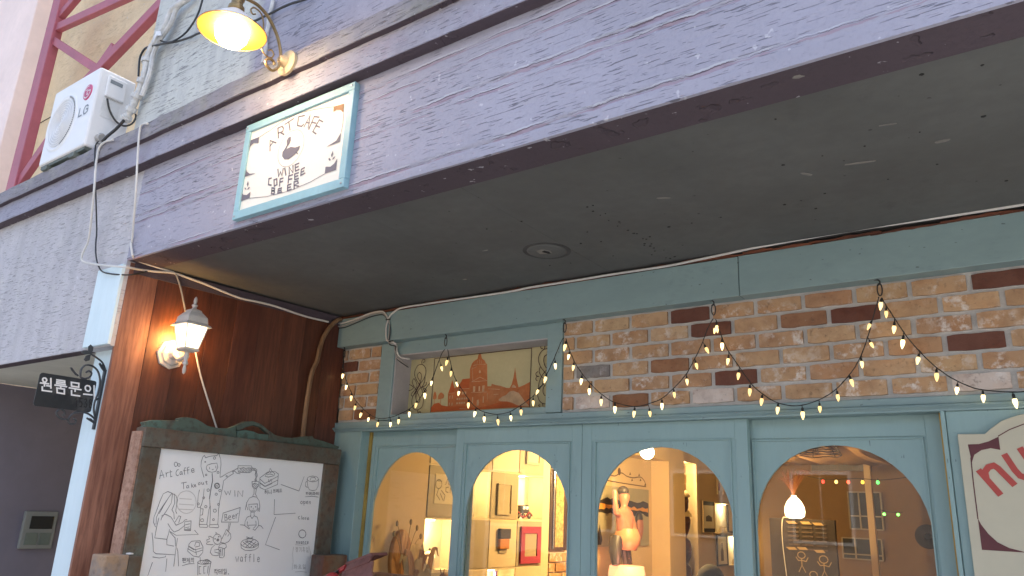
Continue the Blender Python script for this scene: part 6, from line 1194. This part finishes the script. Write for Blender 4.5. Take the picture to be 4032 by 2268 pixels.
nsp = thing('niche_downlight', (-3.46, 7.82, 2.13), 'round ceiling spot shining on the brick niche', 'spotlight')
MB().lathe([(.05, 0), (.048, -.012), (.0001, -.014)], (-3.46, 7.82, 2.139), 18).build('lens', m_spot_l, nsp, sm=True)
lamp_light(nsp, (-3.44, 7.82, 2.05), 5.5, (1, .70, .32), .03)
# pictures and lit niches further back
pic('landscape_picture', 8.40, 8.755, 1.41, 1.752, m_cw, m_paper, 'tall print with black bands and a small dark landscape on the far wall', fw_=.004, art=[([[(8.40, 1.705), (8.755, 1.705), (8.755, 1.75), (8.40, 1.75)], [(8.40, 1.412), (8.755, 1.412), (8.755, 1.455), (8.40, 1.455)]], m_mblk, 'black_band'), ([[(8.49, 1.53), (8.67, 1.53), (8.67, 1.575), (8.58, 1.60), (8.49, 1.58)]], m_dark, 'landscape')])
pic('figure_picture', 8.79, 9.13, 1.045, 1.385, m_mblk, m_paper, 'black framed picture of a standing dark shape on the far wall', art=[([[(8.91, 1.10), (9.0, 1.10), (9.0, 1.21), (8.97, 1.25), (8.985, 1.30), (8.93, 1.30), (8.94, 1.25), (8.91, 1.20)]], m_dark, 'figure')])
pic('edge_picture', 9.16, 9.45, 1.41, 1.75, m_mblk, m_creamd, 'partly hidden dark framed picture at the far corner')
pic('red_print', 8.86, 9.05, 1.84, 2.02, m_creamd, m_paper, 'small pale print with a red shape high on the far wall', fw_=.006, art=[([[(8.90, 1.89), (8.95, 1.88), (8.97, 1.95), (8.92, 1.99)]], m_redpic, 'red_shape')])
for i, (y0, y1, z0, z1, lb) in enumerate(((8.775, 9.15, 1.40, 1.745, 'bright lit wall niche beside the landscape print'), (9.15, 9.48, 1.04, 1.385, 'bright lit wall niche beside the black framed picture'))):
    nc = thing('lit_niche', (WX, (y0 + y1) / 2, z0), lb, 'niche')
    MB().box(WX - .0115, WX + .002, y0, y1, z0, z1).build('back_panel', m_nich, nc)
    MB().box(WX + .002, WX + .07, y0, y1, z1 - .014, z1).build('head_board', m_creamd, nc)
    dl = MB().lathe([(.028, 0), (.026, -.006), (.0001, -.007)], (WX + .04, (y0 + y1) / 2, z1 - .0142), 14).build('downlight', m_spot_l, nc, sm=True)
    lamp_light(dl, (WX + .055, (y0 + y1) / 2, z1 - .06), .9, (1, .74, .36), .025)
    MB().box(WX + .002, WX + .06, y0, y1, z0, z0 + .012).build('ledge', m_creamd, nc)
    for j in range(3):
        MB().lathe([(.022, 0), (.026, .02), (.012, .05), (.012, .06), (.018, .065)], (WX + .035, y0 + .10 + j * .07, z0 + .013), 12).build('ornament', m_cap, nc, sm=True)
# hanging globe lamp
Gb = thing('globe_lamp', (-2.66, 5.5, 2.036), 'glowing round globe lamp hanging at the top of the third arch', 'pendant lamp')
MB().ball((-2.66, 5.5, 2.036), .055, 18, 12).build('globe', glow('globe_glass', (1, .84, .55), 5), Gb, sm=True)
MB().tube([(-2.66, 5.5, 2.498), (-2.66, 5.5, 2.12)], .004, 6).lathe([(.02, 2.085), (.024, 2.10), (.02, 2.13), (.0001, 2.135)], (-2.66, 5.5, 0), 12).build('cord_and_socket', m_dark, Gb)
lamp_light(Gb, (-2.60, 5.44, 1.93), 40, (1, .62, .22), .06)
# seated guest, only the hair shows above the door edge
m_hair = plain('black_hair', (.010, .008, .008), .85, var=.3, scale=40)
m_shirt = plain('grey_shirt', (.14, .14, .15), .8); m_face = plain('skin_tone', (.50, .32, .23), .5, var=.03)
Pn = thing('person', (-2.0, 5.05, .02), 'seated person with short black hair seen through the third arch', 'person')
px_, py_ = -2.0, 5.05
skinfig('body', [(px_, py_, .52, .13, .11), (px_, py_, .72, .13, .10), (px_, py_, .93, .16, .10), (px_, py_, 1.00, .06), (px_, py_, 1.05, .055), (px_, py_ - .01, 1.12, .075, .085), (px_, py_, 1.19, .066, .075),
    (px_ - .19, py_, .94, .055), (px_ - .24, py_ - .05, .72, .042), (px_ - .16, py_ - .24, .68, .032), (px_ - .12, py_ - .31, .68, .026),
    (px_ + .19, py_, .94, .055), (px_ + .24, py_ - .05, .72, .042), (px_ + .16, py_ - .24, .68, .032), (px_ + .12, py_ - .31, .68, .026),
    (px_ - .10, py_ - .05, .50, .085), (px_ - .12, py_ - .42, .50, .065), (px_ - .12, py_ - .45, .10, .042), (px_ - .12, py_ - .55, .06, .035),
    (px_ + .10, py_ - .05, .50, .085), (px_ + .12, py_ - .42, .50, .065), (px_ + .12, py_ - .45, .10, .042), (px_ + .12, py_ - .55, .06, .035)],
    [(0, 1), (1, 2), (2, 3), (3, 4), (4, 5), (5, 6), (2, 7), (7, 8), (8, 9), (9, 10), (2, 11), (11, 12), (12, 13), (13, 14), (0, 15), (15, 16), (16, 17), (17, 18), (0, 19), (19, 20), (20, 21), (21, 22)], m_shirt, Pn)
hr = MB().ball((px_, py_ + .012, 1.165), .105, 22, 14, (.86, .98, 1.0)).build('hair', m_hair, Pn, sm=True)
MB().ball((px_, py_ - .04, 1.125), .085, 16, 12, (.86, .8, 1.1)).build('face', m_face, Pn, sm=True)
Cr = thing('chair', (-2.0, 5.08, .02), 'dark wooden chair under the seated person', 'chair')
MB().box(px_ - .22, px_ + .22, py_ - .22, py_ + .20, .40, .435).build('seat', m_dark, Cr)
MB().box(px_ - .20, px_ + .20, py_ + .205, py_ + .235, .60, .90).build('backrest', m_dark, Cr)
for xx in (-.2, .2):
    MB().box(px_ + xx - .018, px_ + xx + .018, py_ - .2, py_ - .165, .02, .40).build('leg', m_dark, Cr)
    MB().box(px_ + xx - .018, px_ + xx + .018, py_ + .2, py_ + .236, .02, .6).build('leg', m_dark, Cr)

# fourth arch: blackboard, bottle lamp, dried grass, coloured bulbs, windows, ceiling cloth, record
Bb = thing('blackboard', (-1.95, 7.0, .02), 'dark slatted board with yellow chalk figures behind the fourth arch', 'blackboard')
MB().box(-2.21, -1.66, 7.0, 7.04, .02, 1.59).build('board', m_mblk, Bb, bev=.004)
m_chalk = plain('yellow_chalk', (.32, .23, .11), .9, bump=0)
for r in range(7):
    for c in range(3):
        MB().box(-2.05 + c * .115, -1.96 + c * .115, 6.992, 6.9995, 1.545 - r * .035, 1.557 - r * .035).build('slat', m_dark, Bb)
for i, (x, z) in enumerate(((-2.02, 1.56), (-1.90, 1.56), (-1.80, 1.555), (-2.03, 1.345), (-1.94, 1.35), (-1.80, 1.335))):
    MB().fill([[(x - .045, z + .008), (x + .03, z + .01), (x + .05, z - .012), (x - .02, z - .014)]], 'Y', 6.9908).build('chalk_patch', m_chalk, Bb)
def doodle(x, z, s):
    return [[(x + .35 * s * math.cos(a * .6), z + .7 * s + .3 * s * math.sin(a * .6)) for a in range(11)], [(x, z + .4 * s), (x, z - .2 * s)], [(x - .5 * s, z + .5 * s), (x - .3 * s, z + .2 * s), (x, z + .25 * s), (x + .4 * s, z + .15 * s), (x + .6 * s, z + .5 * s)], [(x - .3 * s, z - .8 * s), (x, z - .2 * s), (x + .3 * s, z - .8 * s)]]
MB().ribbon(doodle(-1.95, 1.23, .09) + doodle(-1.77, 1.20, .10) + doodle(-1.86, 1.08, .09), 'Y', 6.994, .007, .0002).build('chalk_doodles', m_chalk, Bb)
Bo = thing('bottle_lamp', (-1.99, 7.0, 1.592), 'glowing white jar lamp standing on the dark board', 'lamp')
MB().lathe([(.05, 1.592), (.078, 1.61), (.086, 1.65), (.080, 1.69), (.062, 1.73), (.036, 1.762), (.020, 1.772), (.024, 1.782), (.018, 1.785)], (-1.99, 7.02, 0), 24).build('jar', glow('lit_jar', (1, .82, .50), 1.6), Bo, sm=True)
lamp_light(Bo, (-1.99, 6.88, 1.70), 3.0, (1, .60, .22), .06)
MB().tube(smooth([(-2.05, 6.985, 1.595), (-2.09, 6.985, 1.58), (-2.10, 6.985, 1.40), (-2.08, 6.985, 1.10)], 4), .004, 5).build('cord', m_cable_w, Bo)
m_fea = plain('rust_dried_grass', (.17, .065, .028), .9, var=.3, scale=20)
Dg = thing('dried_grass_bunch', (-1.99, 7.02, 1.785), 'feathery rust brown dried grass in the glowing jar', 'dried grass')
for k in range(46):
    a = rl.uniform(-1, 1); h = rl.uniform(.10, .20); dyy = rl.uniform(-.05, .05)
    pts = smooth([(-1.99, 7.02, 1.77), (-1.99 + a * .03, 7.02 + dyy * .5, 1.80 + h * .3), (-1.98 + a * .10, 7.02 + dyy, 1.80 + h), (-1.97 + a * .13 + rl.uniform(-.02, .02), 7.02 + dyy, 1.81 + h * .98)], 3)
    MB().tube(pts, .0022, 4).build('grass_stem', m_fea, Dg)
Cs = thing('coloured_lights', (-1.6, 7.2, 1.9), 'row of small red yellow and green bulbs inside the fourth arch', 'string lights')
MB().tube(smooth([(-1.95, 7.2, 1.97), (-1.75, 7.2, 1.935), (-1.5, 7.2, 1.945), (-1.3, 7.2, 1.935), (-1.1, 7.2, 1.96)], 5), .003, 5).build('wire', m_wire, Cs)
for x, cl, nm in ((-1.78, (1, .06, .04), 'red'), (-1.67, (1, .65, .2), 'yellow'), (-1.57, (1, .10, .05), 'red'), (-1.455, (1, .6, .05), 'amber'), (-1.335, (.1, 1, .15), 'green')):
    MB().ball((x, 7.2, 1.915), .014, 10, 8, (1, 1, 1.2)).build('bulb', glow(nm + '_bulb', cl, .75), Cs, sm=True)
    MB().tube([(x, 7.2, 1.925), (x, 7.2, 1.945)], .006, 6).build('bulb_cap', m_wire, Cs)
g2 = thing('green_lights', (-1.2, 7.1, 1.66), 'pair of tiny green bulbs low at the right of the fourth arch', 'string lights')
MB().tube([(-1.32, 7.1, 1.69), (-1.25, 7.1, 1.672), (-1.15, 7.1, 1.675)], .003, 5).build('wire', m_wire, g2)
for x in (-1.29, -1.185): MB().ball((x, 7.1, 1.655), .012, 10, 8).build('bulb', glow('green_pair_bulb', (.15, 1, .1), 1.6), g2, sm=True)
m_dwin = plain('dark_window_pane', (.012, .013, .014), .6, bump=0)
for (x0, x1, z0, z1, lb) in ((-2.08, -1.74, 1.52, 1.92, 'dark four pane window high on the back wall'), (-2.18, -1.77, 1.20, 1.42, 'wide dark window low on the back wall')):
    wn = thing('back_window', ((x0 + x1) / 2, 9.48, z0), lb, 'window')
    MB().box(x0, x1, 9.47, 9.495, z0, z1).build('pane', m_dwin, wn)
    for t in (0, .33, .72, 1): MB().box(x0 + (x1 - x0) * t - .008, x0 + (x1 - x0) * t + .008, 9.455, 9.4695, z0, z1).build('mullion', m_greyd, wn)
    for zz in (z0, (z0 + z1) / 2 - .06, z1): MB().box(x0, x1, 9.460, 9.4545, zz - .007, zz + .007).build('transom_bar', m_greyd, wn)
MB().box(-1.68, -1.62, 8.4, 8.46, .02, 2.5).build('post', m_cw, Rm)
MB().box(-2.2, -1.62, 8.46, 8.5, 2.09, 2.5).build('dark_beam', m_dark, Rm)
Vr = thing('record_clock', (-1.33, 9.45, 1.4), 'black vinyl record hung on the wall at the right of the fourth arch', 'record')
MB().lathe([(.0001, .0), (.125, .0), (.125, .006), (.05, .006), (.0001, .0065)], (-1.315, 9.49, 1.475), 32, My).build('disc', m_mblk, Vr)
MB().lathe([(.0001, .0005), (.035, .0005)], (-1.315, 9.483, 1.475), 16, My).build('label', m_cap, Vr)
m_cloth = plain('ochre_ceiling_cloth', (.48, .30, .13), .9, var=.08, scale=3)
Cl = thing('ceiling_cloth', (-1.4, 7.0, 2.1), 'ochre fabric gathered under the ceiling behind the fourth arch', 'fabric')
nx, ny = 50, 18; vs = []; fs = []
for i in range(nx + 1):
    for j in range(ny + 1):
        x = -2.6 + 2.2 * i / nx; t = j / ny; y = 5.6 + 2.8 * t
        vs.append((x, y, 2.17 - .07 * math.sin(math.pi * t) + .022 * math.sin(x * 26 + 1.5 * math.sin(y * 2)) + .012 * math.sin(x * 61 + y)))
fs = [(i * (ny + 1) + j, (i + 1) * (ny + 1) + j, (i + 1) * (ny + 1) + j + 1, i * (ny + 1) + j + 1) for i in range(nx) for j in range(ny)]
MB().add(vs, fs).build('fabric', m_cloth, Cl, sm=True)
Wp = thing('wire_pendant', (-1.30, 5.2, 2.0), 'unlit wire basket lampshade at the top of the fourth arch', 'lampshade')
for k in range(7):
    r = .10 + .008 * k; z = 2.075 - k * .016
    MB().tube([(-1.31 + r * math.cos(2 * math.pi * i / 28), 5.2 + r * math.sin(2 * math.pi * i / 28), z + .004 * math.sin(i * 1.3 + k)) for i in range(29)], .003, 4, False).build('wire_ring', m_dark, Wp)
MB().tube([(-1.31, 5.2, 2.499), (-1.31, 5.2, 2.08)], .004, 5).build('cord', m_dark, Wp)
for a in range(6): MB().tube([(-1.31 + .10 * math.cos(a), 5.2 + .10 * math.sin(a), 2.077), (-1.31 + .15 * math.cos(a), 5.2 + .15 * math.sin(a), 1.977)], .003, 4).build('wire_strut', m_dark, Wp)

# ------------------------------------------------------------------ buildings across the street (they show only in the panes)
Ob = thing('opposite_building', (-2, -9, 0), 'pale rendered building across the street reflected in the door panes', 'building')
MB().box(-14, 12, -9.6, -9, 0, 4.6).build('rendered_wall', plain('opposite_render', (.34, .32, .30), .85, scale=1), Ob)
for i in range(9):
    x = -11 + i * 2.4
    f_ = MB().box(x - .55, x + .55, -8.998, -8.96, 1.2, 2.5).build('window', m_white, Ob)
    for j in (0, 1): MB().box(x - .49 + j * .50, x - .01 + j * .50, -8.959, -8.955, 1.26, 2.44).build('pane', m_dwin, f_)
